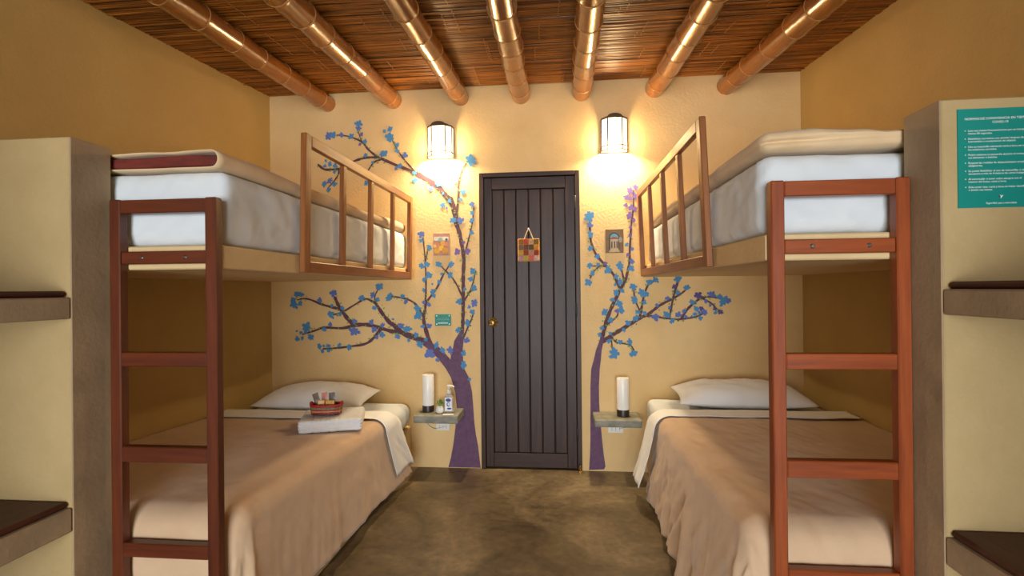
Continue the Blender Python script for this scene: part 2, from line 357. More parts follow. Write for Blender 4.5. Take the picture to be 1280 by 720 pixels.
FLOWER_A = [
    (-1.608, 2.296, 0.0287, 'v'), (-1.573, 2.298, 0.0287, 'b'), (-1.515, 2.3, 0.0191, 'b'), (-1.446, 2.284, 0.0191, 'b'), (-1.394, 2.371, 0.0255, 'b'), (-1.39, 2.341, 0.0191, 'b'),
    (-1.371, 2.298, 0.016, 'p'), (-1.383, 2.229, 0.0128, 'p'), (-1.349, 2.247, 0.0191, 'b'), (-1.344, 2.151, 0.016, 'b'), (-1.224, 2.154, 0.0191, 'b'), (-1.784, 2.205, 0.016, 'b'),
    (-1.63, 2.124, 0.0128, 'b'), (-1.601, 2.1, 0.0191, 'b'), (-1.639, 2.085, 0.016, 'b'), (-1.566, 2.085, 0.0191, 'b'), (-1.57, 2.043, 0.0128, 'b'), (-1.524, 2.031, 0.0128, 'b'),
    (-1.641, 1.962, 0.0223, 'b'), (-1.603, 1.985, 0.0191, 'b'), (-1.567, 1.959, 0.0191, 'b'), (-1.612, 1.916, 0.0223, 'b'), (-1.34, 1.958, 0.0191, 'b'), (-1.293, 2.098, 0.0128, 'b'),
    (-1.168, 2.325, 0.0223, 'b'), (-1.207, 2.314, 0.016, 'b'), (-1.169, 2.266, 0.0383, 'b'), (-1.116, 2.211, 0.016, 'b'), (-1.116, 2.172, 0.0191, 'b'), (-1.065, 2.139, 0.0223, 'b'),
    (-1.209, 2.155, 0.0255, 'b'), (-1.1, 2.072, 0.0223, 'b'), (-1.128, 2.053, 0.016, 'b'), (-0.996, 2.019, 0.0191, 'b'), (-0.99, 1.97, 0.0191, 'b'), (-0.882, 1.903, 0.0191, 'b'),
    (-0.833, 1.939, 0.0255, 'b'), (-0.801, 1.871, 0.0128, 'b'), (-0.802, 1.794, 0.0223, 'b'), (-0.755, 1.821, 0.016, 'b'), (-0.775, 1.772, 0.0128, 'b'), (-0.729, 1.687, 0.0255, 'b'),
    (-0.684, 1.686, 0.0255, 'b'), (-0.605, 2.091, 0.0383, 'b'), (-0.715, 1.952, 0.016, 'b'), (-0.66, 1.873, 0.0191, 'b'), (-0.677, 1.829, 0.0128, 'b'), (-0.598, 1.795, 0.0191, 'b'),
    (-0.598, 1.732, 0.0191, 'b'), (-0.599, 1.684, 0.0223, 'b'), (-0.953, 1.597, 0.0287, 'v'), (-0.953, 1.553, 0.016, 'b'), (-0.899, 1.507, 0.0223, 'b'), (-0.955, 1.381, 0.0223, 'b'),
    (-0.915, 1.389, 0.0255, 'b'), (-0.899, 1.312, 0.0255, 'b'), (-0.939, 1.285, 0.016, 'b'), (-0.94, 1.214, 0.016, 'b'), (-0.879, 1.255, 0.0096, 'v'), (-0.875, 1.205, 0.0223, 'b'),
    (-0.87, 1.172, 0.0191, 'b'), (-0.834, 1.264, 0.016, 'b'), (-0.816, 1.321, 0.0128, 'b'), (-0.834, 1.387, 0.0255, 'b'), (-0.748, 1.386, 0.0223, 'b'), (-0.758, 1.31, 0.0255, 'b'),
    (-0.606, 1.597, 0.0191, 'b'), (-0.701, 1.47, 0.0223, 'p'), (-0.631, 1.474, 0.0255, 'p'), (-0.658, 1.533, 0.016, 'p'), (-0.6, 1.335, 0.0255, 'b'), (-0.614, 1.281, 0.0191, 'b'),
    (-0.591, 1.225, 0.0255, 'b'), (-0.695, 1.135, 0.0255, 'b'), (-0.656, 1.219, 0.0128, 'b'), (-0.943, 1.128, 0.016, 'b'), (-0.903, 1.112, 0.0191, 'v'), (-0.987, 1.088, 0.0255, 'b'),
    (-0.978, 1.038, 0.0287, 'b'), (-1.188, 1.158, 0.0223, 'b'), (-1.088, 1.171, 0.0191, 'b'), (-1.064, 1.135, 0.0191, 'b'), (-0.994, 1.09, 0.016, 'b'), (-0.948, 0.964, 0.0191, 'b'),
    (-0.906, 0.964, 0.0191, 'v'), (-1.103, 0.968, 0.0255, 'b'), (-1.056, 0.948, 0.0255, 'b'), (-1.125, 0.893, 0.0223, 'b'), (-1.05, 0.871, 0.0128, 'b'), (-0.993, 0.904, 0.0191, 'b'),
    (-0.975, 0.843, 0.0255, 'b'), (-0.928, 0.877, 0.016, 'b'), (-0.856, 0.838, 0.0191, 'b'), (-0.903, 0.783, 0.0351, 'v'), (-0.852, 0.735, 0.016, 'v'), (-0.81, 0.799, 0.0191, 'b'),
    (-0.758, 0.798, 0.0255, 'b'), (-0.706, 0.937, 0.0223, 'b'), (-0.638, 0.991, 0.0255, 'b'), (-0.591, 1.12, 0.0287, 'b'), (-0.608, 1.061, 0.0223, 'b'), (-0.624, 1.094, 0.0128, 'b'),
    (-0.648, 0.866, 0.0255, 'b'), (-0.666, 0.779, 0.0223, 'b'), (-0.671, 0.696, 0.0287, 'b'), (-0.629, 0.604, 0.0128, 'b'), (-1.159, 1.014, 0.0096, 'b'), (-1.85, 1.194, 0.0255, 'b'),
    (-1.812, 1.19, 0.016, 'b'), (-1.877, 1.156, 0.0191, 'b'), (-1.869, 1.119, 0.0287, 'b'), (-1.828, 1.13, 0.0223, 'b'), (-1.681, 1.149, 0.0223, 'b'), (-1.582, 1.2, 0.0319, 'b'),
    (-1.597, 1.111, 0.016, 'b'), (-1.609, 1.055, 0.0255, 'b'), (-1.589, 1.03, 0.0128, 'b'), (-1.517, 1.092, 0.016, 'b'), (-1.535, 1.049, 0.016, 'b'), (-1.38, 1.165, 0.0255, 'b'),
    (-1.302, 1.181, 0.0223, 'b'), (-1.266, 1.153, 0.0191, 'b'), (-1.257, 1.24, 0.0319, 'b'), (-1.292, 1.094, 0.0191, 'b'), (-1.179, 1.18, 0.0191, 'b'), (-1.781, 0.954, 0.0351, 'b'),
    (-1.754, 0.893, 0.0287, 'b'), (-1.853, 0.877, 0.0191, 'b'), (-1.813, 0.882, 0.0128, 'b'), (-1.853, 0.935, 0.0096, 'b'), (-1.822, 0.924, 0.0128, 'b'), (-1.607, 0.979, 0.0191, 'b'),
    (-1.652, 0.945, 0.0191, 'b'), (-1.436, 1.004, 0.0191, 'b'), (-1.431, 0.932, 0.0319, 'b'), (-1.316, 0.995, 0.0191, 'b'), (-1.29, 0.944, 0.0223, 'b'), (-1.234, 0.973, 0.0191, 'b'),
    (-1.239, 0.909, 0.0255, 'b'), (-1.274, 0.889, 0.0191, 'b'), (-1.476, 0.817, 0.0255, 'b'), (-1.547, 0.834, 0.0191, 'b'), (-1.623, 0.83, 0.016, 'b'), (-1.623, 0.796, 0.016, 'b'),
    (-1.667, 0.791, 0.016, 'b'), (-1.689, 0.823, 0.0223, 'b'), (-1.658, 0.83, 0.0128, 'b'),
]
TRUNK_B = [
    (0.169, 0.007), (0.176, 0.104), (0.18, 0.218), (0.181, 0.333), (0.183, 0.447), (0.184, 0.561), (0.19, 0.676), (0.207, 0.737),
    (0.222, 0.801), (0.245, 0.861), (0.256, 0.902), (0.271, 0.896), (0.271, 0.854), (0.26, 0.801), (0.254, 0.737), (0.246, 0.676),
    (0.24, 0.562), (0.24, 0.448), (0.247, 0.334), (0.256, 0.22), (0.267, 0.106), (0.277, 0.032), (0.267, 0.013),
]
BRANCH_B = [
    (0.0266, 0.0213, [(0.261, 0.875), (0.281, 0.949), (0.295, 1.002), (0.331, 1.092), (0.384, 1.198)]),
    (0.0213, 0.0085, [(0.384, 1.198), (0.42, 1.266), (0.432, 1.31), (0.447, 1.382), (0.452, 1.487), (0.461, 1.619), (0.477, 1.751), (0.479, 1.856)]),
    (0.0213, 0.0117, [(0.389, 1.192), (0.349, 1.293), (0.29, 1.365), (0.23, 1.438), (0.199, 1.519), (0.192, 1.599), (0.19, 1.668)]),
    (0.0117, 0.0085, [(0.292, 1.358), (0.255, 1.361), (0.238, 1.348), (0.211, 1.322), (0.189, 1.279)]),
    (0.0106, 0.0074, [(0.255, 1.362), (0.203, 1.361)]),
    (0.0138, 0.0096, [(0.413, 1.25), (0.399, 1.319), (0.391, 1.356)]),
    (0.0128, 0.0074, [(0.282, 0.96), (0.356, 1.019), (0.372, 1.055), (0.392, 1.108)]),
    (0.0293, 0.0106, [(0.263, 0.856), (0.338, 0.907), (0.423, 0.959), (0.512, 1.014), (0.573, 1.045), (0.642, 1.098), (0.719, 1.138), (0.77, 1.168), (0.811, 1.199)]),
    (0.0181, 0.0106, [(0.509, 1.012), (0.526, 1.098), (0.539, 1.159), (0.566, 1.229), (0.618, 1.264)]),
    (0.0128, 0.0085, [(0.515, 1.054), (0.482, 1.133), (0.473, 1.204)]),
    (0.0128, 0.0106, [(0.538, 1.025), (0.605, 1.027), (0.66, 1.014), (0.748, 1.005), (0.813, 1.01), (0.876, 1.023), (0.921, 1.046)]),
    (0.0128, 0.016, [(0.702, 1.014), (0.722, 1.126), (0.739, 1.19), (0.759, 1.257)]),
    (0.0181, 0.0106, [(0.776, 1.005), (0.807, 1.059), (0.859, 1.111), (0.91, 1.145), (0.973, 1.15), (1.023, 1.139), (1.048, 1.123)]),
    (0.0117, 0.0074, [(0.907, 1.143), (0.966, 1.11), (0.997, 1.077), (1.027, 1.051)]),
    (0.0117, 0.0085, [(0.324, 0.896), (0.328, 0.817)]),
    (0.0117, 0.0085, [(0.324, 0.896), (0.355, 0.856), (0.422, 0.843), (0.453, 0.83), (0.471, 0.801)]),
]
FLOWER_B = [
    (0.489, 1.877, 0.0223, 'p'), (0.456, 1.853, 0.0255, 'p'), (0.43, 1.812, 0.0191, 'p'), (0.456, 1.804, 0.0191, 'p'), (0.495, 1.814, 0.0223, 'p'), (0.429, 1.757, 0.016, 'p'),
    (0.458, 1.741, 0.0223, 'p'), (0.489, 1.735, 0.0191, 'p'), (0.447, 1.688, 0.0287, 'p'), (0.477, 1.661, 0.016, 'p'), (0.456, 1.614, 0.0128, 'p'), (0.45, 1.558, 0.0128, 'p'),
    (0.429, 1.498, 0.016, 'b'), (0.465, 1.468, 0.016, 'b'), (0.437, 1.435, 0.0128, 'p'), (0.463, 1.388, 0.0191, 'b'), (0.459, 1.346, 0.0223, 'b'), (0.19, 1.694, 0.0415, 'b'),
    (0.19, 1.636, 0.0255, 'b'), (0.194, 1.567, 0.0255, 'b'), (0.192, 1.476, 0.0223, 'b'), (0.239, 1.427, 0.0223, 'b'), (0.29, 1.375, 0.016, 'p'), (0.311, 1.331, 0.0255, 'b'),
    (0.388, 1.356, 0.0255, 'b'), (0.189, 1.366, 0.0223, 'b'), (0.242, 1.369, 0.016, 'b'), (0.206, 1.316, 0.0191, 'b'), (0.18, 1.253, 0.0287, 'b'), (0.359, 1.288, 0.0191, 'b'),
    (0.352, 1.235, 0.0128, 'b'), (0.383, 1.256, 0.0191, 'b'), (0.358, 1.182, 0.0223, 'b'), (0.4, 1.194, 0.016, 'b'), (0.331, 1.135, 0.016, 'b'), (0.381, 1.108, 0.0255, 'b'),
    (0.283, 1.055, 0.0255, 'b'), (0.392, 1.062, 0.0255, 'b'), (0.362, 1.06, 0.016, 'p'), (0.32, 1.004, 0.0223, 'b'), (0.264, 0.949, 0.016, 'b'), (0.249, 0.903, 0.0191, 'b'),
    (0.316, 0.914, 0.0128, 'b'), (0.308, 0.864, 0.0191, 'b'), (0.471, 1.219, 0.0255, 'b'), (0.477, 1.133, 0.0255, 'b'), (0.5, 1.054, 0.016, 'b'), (0.481, 1.012, 0.0255, 'b'),
    (0.434, 0.98, 0.0191, 'b'), (0.406, 0.936, 0.016, 'b'), (0.527, 1.18, 0.0319, 'b'), (0.555, 1.172, 0.0223, 'b'), (0.539, 1.117, 0.016, 'b'), (0.577, 1.251, 0.0255, 'b'),
    (0.618, 1.264, 0.0191, 'b'), (0.542, 1.045, 0.0191, 'b'), (0.381, 0.854, 0.0191, 'b'), (0.446, 0.856, 0.0191, 'b'), (0.471, 0.781, 0.0287, 'b'), (0.343, 0.785, 0.0383, 'b'),
    (0.321, 0.758, 0.016, 'b'), (0.615, 1.022, 0.0255, 'b'), (0.621, 1.097, 0.016, 'b'), (0.756, 1.269, 0.0255, 'b'), (0.814, 1.212, 0.0223, 'b'), (0.733, 1.217, 0.016, 'd'),
    (0.758, 1.18, 0.016, 'b'), (0.692, 1.142, 0.0191, 'b'), (0.682, 1.037, 0.0223, 'b'), (0.756, 1.033, 0.0255, 'v'), (0.721, 0.995, 0.0223, 'b'), (0.882, 1.159, 0.0319, 'd'),
    (0.846, 1.117, 0.0191, 'b'), (0.795, 1.059, 0.016, 'v'), (0.805, 1.023, 0.016, 'v'), (0.967, 1.166, 0.0223, 'b'), (1.018, 1.152, 0.0191, 'b'), (1.043, 1.118, 0.0287, 'b'),
    (1.078, 1.125, 0.0191, 'b'), (0.932, 1.119, 0.016, 'b'), (0.96, 1.093, 0.0128, 'v'), (0.991, 1.074, 0.016, 'd'), (1.025, 1.051, 0.0191, 'd'), (0.992, 1.046, 0.0128, 'b'),
    (0.871, 1.073, 0.0191, 'b'), (0.907, 1.075, 0.016, 'd'), (0.864, 1.039, 0.016, 'b'), (0.896, 1.013, 0.016, 'b'), (0.924, 1.048, 0.0255, 'b'), (0.891, 1.049, 0.0128, 'v'),
    (0.845, 1.023, 0.0096, 'v'), (0.703, 1.081, 0.0128, 'v'),
]

# ------------------------------------------------------------------ the room shell
struct(box('floor', XL-0.15, XR+0.15, YF-0.15, 0.15, -0.12, 0.0, M['floor'], origin=(0, 0, 0)))
def wall_prism(name, x0, x1, m):
    vs_ = [(x, y, z) for x in (x0, x1) for (y, z) in ((YF-0.15, 0), (0.15, 0), (0.15, zc(0.15)+0.12), (YF-0.15, zc(YF-0.15)+0.12))]
    fs = [(0, 1, 2, 3), (7, 6, 5, 4), (0, 4, 5, 1), (1, 5, 6, 2), (2, 6, 7, 3), (3, 7, 4, 0)]
    return struct(mesh(name, vs_, fs, m, origin=(x0, 0, 0)))
wall_prism('wall_left', XL-0.15, XL, M['wall_side'])
wall_prism('wall_right', XR, XR+0.15, M['wall_side'])
DX0, DX1, DH = -0.551, 0.125, 2.0
bm = bmesh.new()
bm_box(bm, XL, DX0, 0, 0.15, 0, HC+0.1); bm_box(bm, DX1, XR, 0, 0.15, 0, HC+0.1); bm_box(bm, DX0, DX1, 0, 0.15, DH, HC+0.1)
struct(from_bm('wall_back', bm, M['wall']))
WX0, WX1, WZ0, WZ1 = -1.27, 0.97, 0.1, 1.9
bm = bmesh.new(); zt = zc(YF)+0.1
bm_box(bm, XL, WX0, YF-0.15, YF, 0, zt); bm_box(bm, WX1, XR, YF-0.15, YF, 0, zt)
bm_box(bm, WX0, WX1, YF-0.15, YF, 0, WZ0); bm_box(bm, WX0, WX1, YF-0.15, YF, WZ1, zt)
struct(from_bm('wall_front', bm, M['wall']))
bm = bmesh.new()
for (a, b, c, d) in ((WX0, WX0+0.05, WZ0, WZ1), (WX1-0.05, WX1, WZ0, WZ1), (WX0+.05, WX1-.05, WZ0, WZ0+0.05), (WX0+.05, WX1-.05, WZ1-0.05, WZ1)):
    bm_box(bm, a, b, YF-0.1, YF-0.04, c, d)
struct(from_bm('window_1', bm, M['guard_z'], origin=((WX0+WX1)/2, YF-0.07, WZ0)))

# ceiling: sloping deck, reed mats, bindings
vs_ = [(x, y, zc(y)+h) for h in (0.02, 0.12) for (x, y) in ((XL, YF), (XR, YF), (XR, 0.0), (XL, 0.0))]
ceil = struct(mesh('ceiling', vs_, [(0, 3, 2, 1), (4, 5, 6, 7), (0, 1, 5, 4), (1, 2, 6, 5), (2, 3, 7, 6), (3, 0, 4, 7)], M['reed_back'], origin=(0, 0, HC)))
# bamboo pole axes: x at y=-0.05 and at y=-1.35
POLES = [(-1.611, -1.556), (-1.147, -1.104), (-0.671, -0.657), (-0.256, -0.242), (0.144, 0.138), (0.622, 0.640), (1.082, 1.134)]
def pole_x(i, y): a, b = POLES[i]; return a + (b-a)*(-(y+0.05)/1.30)
RS = 5
def reed_geo(x0, x1, y, z, r, sk, vs_, fs):
    b = len(vs_); n = max(2, int((x1-x0)/0.16)+1)
    w = random.uniform(-1, 1)*0.0025
    for i in range(n):
        x = x0 + (x1-x0)*i/(n-1); yy = y + sk*(x-x0) + math.sin(x*5+w*900)*0.0015
        for k in range(RS):
            a = PI + PI*k/(RS-1)
            vs_.append((x, yy + r*math.cos(a), zc(yy) + z + r*0.85*math.sin(a)))
    for i in range(n-1):
        for k in range(RS-1):
            fs.append((b+i*RS+k, b+(i+1)*RS+k, b+(i+1)*RS+k+1, b+i*RS+k+1))
def edge_x(i, y):
    if i == 0: return XL
    if i == 8: return XR
    return pole_x(i-1, y)
for bay in range(8):
    y = -0.004 - random.uniform(0, 0.05)
    ytop = 0.0; first = True
    while y > YF + 0.3:
        Ls = random.uniform(0.24, 0.42); y0, y1 = (0.0 if first else y), max(y-Ls, YF + 0.01); first = False
        vs_, fs = [], []
        zoff = 0.014 + random.uniform(-0.003, 0.003); sk = random.uniform(-0.012, 0.012)
        yy = y0 - 0.006
        while yy > y1:
            r = random.uniform(0.0042, 0.0075); yy -= r
            a, b = edge_x(bay, yy) + 0.002, edge_x(bay+1, yy) - 0.002
            z = zoff + random.uniform(-0.002, 0.002) - (0.006 if random.random() < 0.05 else 0)
            reed_geo(a, b, yy, z, r, sk, vs_, fs)
            yy -= r + (random.uniform(0.003, 0.008) if random.random() < 0.22 else 0.0002)
        vs_ = [v for v in vs_]
        vs_ = [(v[0], min(v[1], -0.001), v[2]) for v in vs_]
        rm_ = mesh('reed_mat', vs_, fs, M['reed'], ceil, True); rm_['kind'] = 'stuff'
        # one or two binding cords stitched across the reeds
        for q in range(random.choice((1, 1, 2))):
            xa = edge_x(bay, y0) + (edge_x(bay+1, y0) - edge_x(bay, y0))*random.uniform(0.2, 0.8)
            ya, yb = y0 - random.uniform(0.03, 0.08), y1 + random.uniform(0.0, 0.15)
            if ya - yb < 0.05: continue
            pts = []; n = int((ya-yb)/0.012)
            for k in range(n+1):
                t = k/n; q_ = ya + (yb-ya)*t
                pts.append((xa + 0.004*math.sin(k*1.9) + 0.01*t, q_, zc(q_) + 0.0035 + 0.0025*math.sin(k*PI)))
            tube('binding_cord', pts, 0.0016, M['cord'], rm_, 5)
        y = y1

# bamboo poles
ORD = ['first', 'second', 'third', 'fourth', 'fifth', 'sixth', 'seventh']
for i in range(7):
    random.seed(100+i)
    R0 = random.uniform(0.056, 0.062)
    zc_ax = lambda y: zc(y) - 0.058
    root = thing('bamboo_pole', 'glossy varnished bamboo ceiling pole, %s counted from the wall beside the maroon-lined quilt' % ORD[i], 'pole', (pole_x(i, 0), 0, zc_ax(0)), 'bamboo poles under the reed ceiling')
    nodes = []; y = -0.10 - random.uniform(0, 0.1)
    while y > YF + 0.35: nodes.append(y); y -= random.uniform(0.19, 0.27)
    ys = [0.0]
    for nd in nodes: ys += [nd+0.02, nd+0.008, nd, nd-0.008, nd-0.02]
    ys.append(YF + 0.001); ys = sorted(set(ys), reverse=True)
    pts, rad = [], []; kx = 0
    for y in ys:
        d = min(abs(y-nd) for nd in nodes)
        r = R0*(1 + 0.004*y) + (0.002 if d < 0.004 else (0.0008 if d < 0.01 else 0))
        wob = 0.004*math.sin(y*2.2+i*1.7) + 0.002*math.sin(y*9+i)
        pts.append((pole_x(i, y) + wob, y, zc_ax(y) + 0.5*wob)); rad.append(r)
    tube('culm', pts, rad, M['bamboo'], root, 20)
    for nd in nodes:
        wob = 0.004*math.sin(nd*2.2+i*1.7) + 0.002*math.sin(nd*9+i)
        r = R0*(1 + 0.004*nd) + 0.0012; c = Vector((pole_x(i, nd)+wob, nd, zc_ax(nd)+0.5*wob))
        pts2 = [(c.x + r*math.cos(a), c.y + 0.002*math.sin(3*a+i), c.z + r*math.sin(a)) for a in [2*PI*k/20 for k in range(20)]]
        tube('node_ring', pts2, 0.0028, M['bamboo_ring'], root, 6, True)
random.seed(11)

# ------------------------------------------------------------------ the door
door = bpy.data.objects.new('door_1', None); COL.objects.link(door); door.location = ((DX0+DX1)/2, 0.0, 0.0); door['kind'] = 'structure'
door['label'] = 'dark brown plank door between the two painted trees'
fw = 0.030
box('door_jamb', DX0, DX0+fw, -0.012, 0.09, 0, DH, M['door_z'], door, 0.003)
box('door_jamb', DX1-fw, DX1, -0.012, 0.09, 0, DH, M['door_z'], door, 0.003)
box('door_head', DX0+fw, DX1-fw, -0.012, 0.09, DH-fw, DH, M['door_x'], door, 0.003)
lx0, lx1, lz0, lz1 = DX0+fw+0.003, DX1-fw-0.003, 0.012, DH-fw-0.003
ix0, ix1, iz0, iz1 = -0.466, 0.030, 0.108, 1.888
box('backing_panel', lx0+0.002, lx1-0.002, 0.0305, 0.045, lz0, lz1, M['door_gap'], door)
box('door_stop_panel', DX0+0.001, DX1-0.001, 0.0905, 0.13, 0.0, DH-0.001, M['door_gap'], door)  # unseen panel added behind the leaf to stop light leaking through the gaps
box('stile', lx0, ix0, 0.0, 0.03, lz0, lz1, M['door_z'], door, 0.003)
box('stile', ix1, lx1, 0.0, 0.03, lz0, lz1, M['door_z'], door, 0.003)
box('rail', ix0, ix1, 0.0, 0.03, iz1, lz1, M['door_x'], door, 0.003)
box('rail', ix0, ix1, 0.0, 0.03, lz0, iz0, M['door_x'], door, 0.003)
pw = (ix1-ix0)/6
for k in range(6):
    g = 0.0028
    box('plank', ix0+k*pw+g, ix0+(k+1)*pw-g, 0.006+0.001*(k % 2), 0.03, iz0+0.002, iz1-0.002, M['door_z'], door, 0.004)
for z in (1.787, 1.07, 0.241):
    h = lathe('hinge', (0.0945, -0.014, z-0.045), [(0.0055, 0), (0.0065, 0.002), (0.0065, 0.088), (0.0055, 0.09)], M['iron'], door, 10)
kc = (-0.466, 0.0, 0.989)
def lathe_y(name, c, prof, m, parent, n=24):
    v, f = lathe_geo((0, 0, 0), prof, n)
    v = [(c[0]+p[0], c[1]-p[2], c[2]+p[1]) for p in v]
    o = mesh(name, v, f, m, parent, True, c); sharp(o); return o
kb = lathe_y('knob', kc, [(0.033, 0.0), (0.033, 0.004), (0.026, 0.008), (0.012, 0.012), (0.012, 0.03), (0.022, 0.038), (0.026, 0.05), (0.022, 0.062), (0.010, 0.067)], M['brass'], door)
lathe_y('keyhole', (kc[0], kc[1]-0.067, kc[2]), [(0.0085, 0), (0.0085, 0.0012)], M['iron'], kb, 12)
ds = thing('door_stop', 'small brass door stop on the floor at the foot of the door frame', 'door stop', (0.112, -0.03, 0))
lathe('post', (0.112, -0.03, 0), [(0.013, 0), (0.013, 0.004), (0.007, 0.008), (0.007, 0.02), (0.012, 0.024), (0.014, 0.034), (0.008, 0.042)], M['brass'], ds, 14)
lathe('rubber_cap', (0.112, -0.03, 0.042), [(0.008, 0), (0.007, 0.006), (0.003, 0.008)], M['iron'], ds, 12)

# ------------------------------------------------------------------ painted trees on the back wall
def smooth_path(pts, sub=5):
    P = [Vector((p[0], p[1])) for p in pts]; P = [2*P[0]-P[1]] + P + [2*P[-1]-P[-2]]; out = []
    for i in range(1, len(P)-2):
        for k in range(sub):
            t = k/sub; a, b, c, d = P[i-1], P[i], P[i+1], P[i+2]
            out.append(0.5*((2*b) + (c-a)*t + (2*a-5*b+4*c-d)*t*t + (3*b-a-3*c+d)*t**3))
    out.append(P[-2]); return out
def paint_ribbon(name, pts, w0, w1, y, m, parent):
    P = smooth_path(pts); n = len(P); vs_, fs = [], []
    for i, p in enumerate(P):
        d = (P[min(i+1, n-1)] - P[max(i-1, 0)]).normalized(); nn = Vector((-d.y, d.x)); t = i/(n-1)
        w = (w0 + (w1-w0)*t)*0.5*(1 + 0.14*math.sin(i*1.7+p.x*40))
        vs_ += [(p.x + nn.x*w, y, p.y + nn.y*w), (p.x - nn.x*w, y, p.y - nn.y*w)]
    for i in range(n-1): fs.append((2*i, 2*i+1, 2*i+3, 2*i+2))
    d = (P[-1]-P[-2]).normalized(); e = len(vs_); vs_.append((P[-1].x + d.x*w1*0.6, y, P[-1].y + d.y*w1*0.6)); fs.append((2*n-2, 2*n-1, e))
    return mesh(name, vs_, fs, m, parent)
def flower_meshes():
    out = []
    for s in range(6):
        rnd = random.Random(40+s); pet = rnd.choice((4, 5, 5, 6)); vs_ = [(0, 0, 0)]; n = pet*6
        sc = [rnd.uniform(0.62, 1.2) for _ in range(pet)]
        for i in range(n):
            a = 2*PI*i/n; k = int(i/6) % pet; ph = (i % 6)/6
            r = (0.66 + 0.36*math.sin(PI*ph)**0.8)*sc[k]*rnd.uniform(0.88, 1.10)
            vs_.append((r*math.cos(a), 0, r*math.sin(a)))
        out.append((vs_, [(0, 1+i, 1+(i+1) % n) for i in range(n)]))
    return out
FLM = flower_meshes(); FLC = {}
def flower_mesh(kind, col):
    if (kind, col) not in FLC:
        me = bpy.data.meshes.new('flower'); me.from_pydata(FLM[kind][0], [], FLM[kind][1]); me.materials.append(M['f'+col]); me.update(); FLC[(kind, col)] = me
    return FLC[(kind, col)]
def painted_tree(label, loc, trunk, branches, flowers):
    root = thing('painted_tree', label, 'mural', loc)
    vs_ = [(x, -0.0030, max(z, 0.004)) for (x, z) in trunk]
    tri = tessellate_polygon([[Vector((v[0], v[2], 0)) for v in vs_]])
    mesh('trunk', vs_, [tuple(t) for t in tri], M['trunk'], root)
    gv, gf = [], []
    for bi, (w0, w1, pts) in enumerate(branches):
        paint_ribbon('branch', pts, w0, w1, -0.0010 - 0.00006*bi, M['branch'], root)
        P = smooth_path(pts, 4)
        for p in P:
            for q in range(2):
                if random.random() < 0.38:
                    a = random.uniform(0, 2*PI); d = random.uniform(0.9, 1.3)*max(w0, w1)*0.5 + 0.006
                    cx, cz, r = p.x + d*math.cos(a), p.y + d*math.sin(a), random.uniform(0.0045, 0.0085); b = len(gv)
                    tilt = random.uniform(0, PI)
                    for k in range(7):
                        t = 2*PI*k/7; u, v = r*math.cos(t), 0.6*r*math.sin(t)
                        gv.append((cx + u*math.cos(tilt) - v*math.sin(tilt), -0.0034, cz + u*math.sin(tilt) + v*math.cos(tilt)))
                    gf.append(tuple(range(b, b+7)))
    lf = mesh('leaf_dabs', gv, gf, M['leafpaint'], root); lf['kind'] = 'stuff'
    for i, (x, z, r, c) in enumerate(flowers):
        o = bpy.data.objects.new('flower', flower_mesh(random.randrange(6), c if (c != 'b' or random.random() > 0.22) else 'v')); COL.objects.link(o); o.parent = root
        o.location = Vector((x, -0.0036 - 0.00001*i, z)) - Vector(loc); o.scale = (r*1.08, 1, r*1.08*random.uniform(0.85, 1.1)); o.rotation_euler = (0, random.uniform(0, 6.28), 0)
    return root
painted_tree('purple painted tree with blue blossoms and one branch reaching up over the maroon-lined quilt', (-0.665, 0, 0), TRUNK_A, BRANCH_A, FLOWER_A)
painted_tree('slender purple painted tree with blue and violet blossoms beside the door hinges', (0.225, 0, 0), TRUNK_B, BRANCH_B, FLOWER_B)

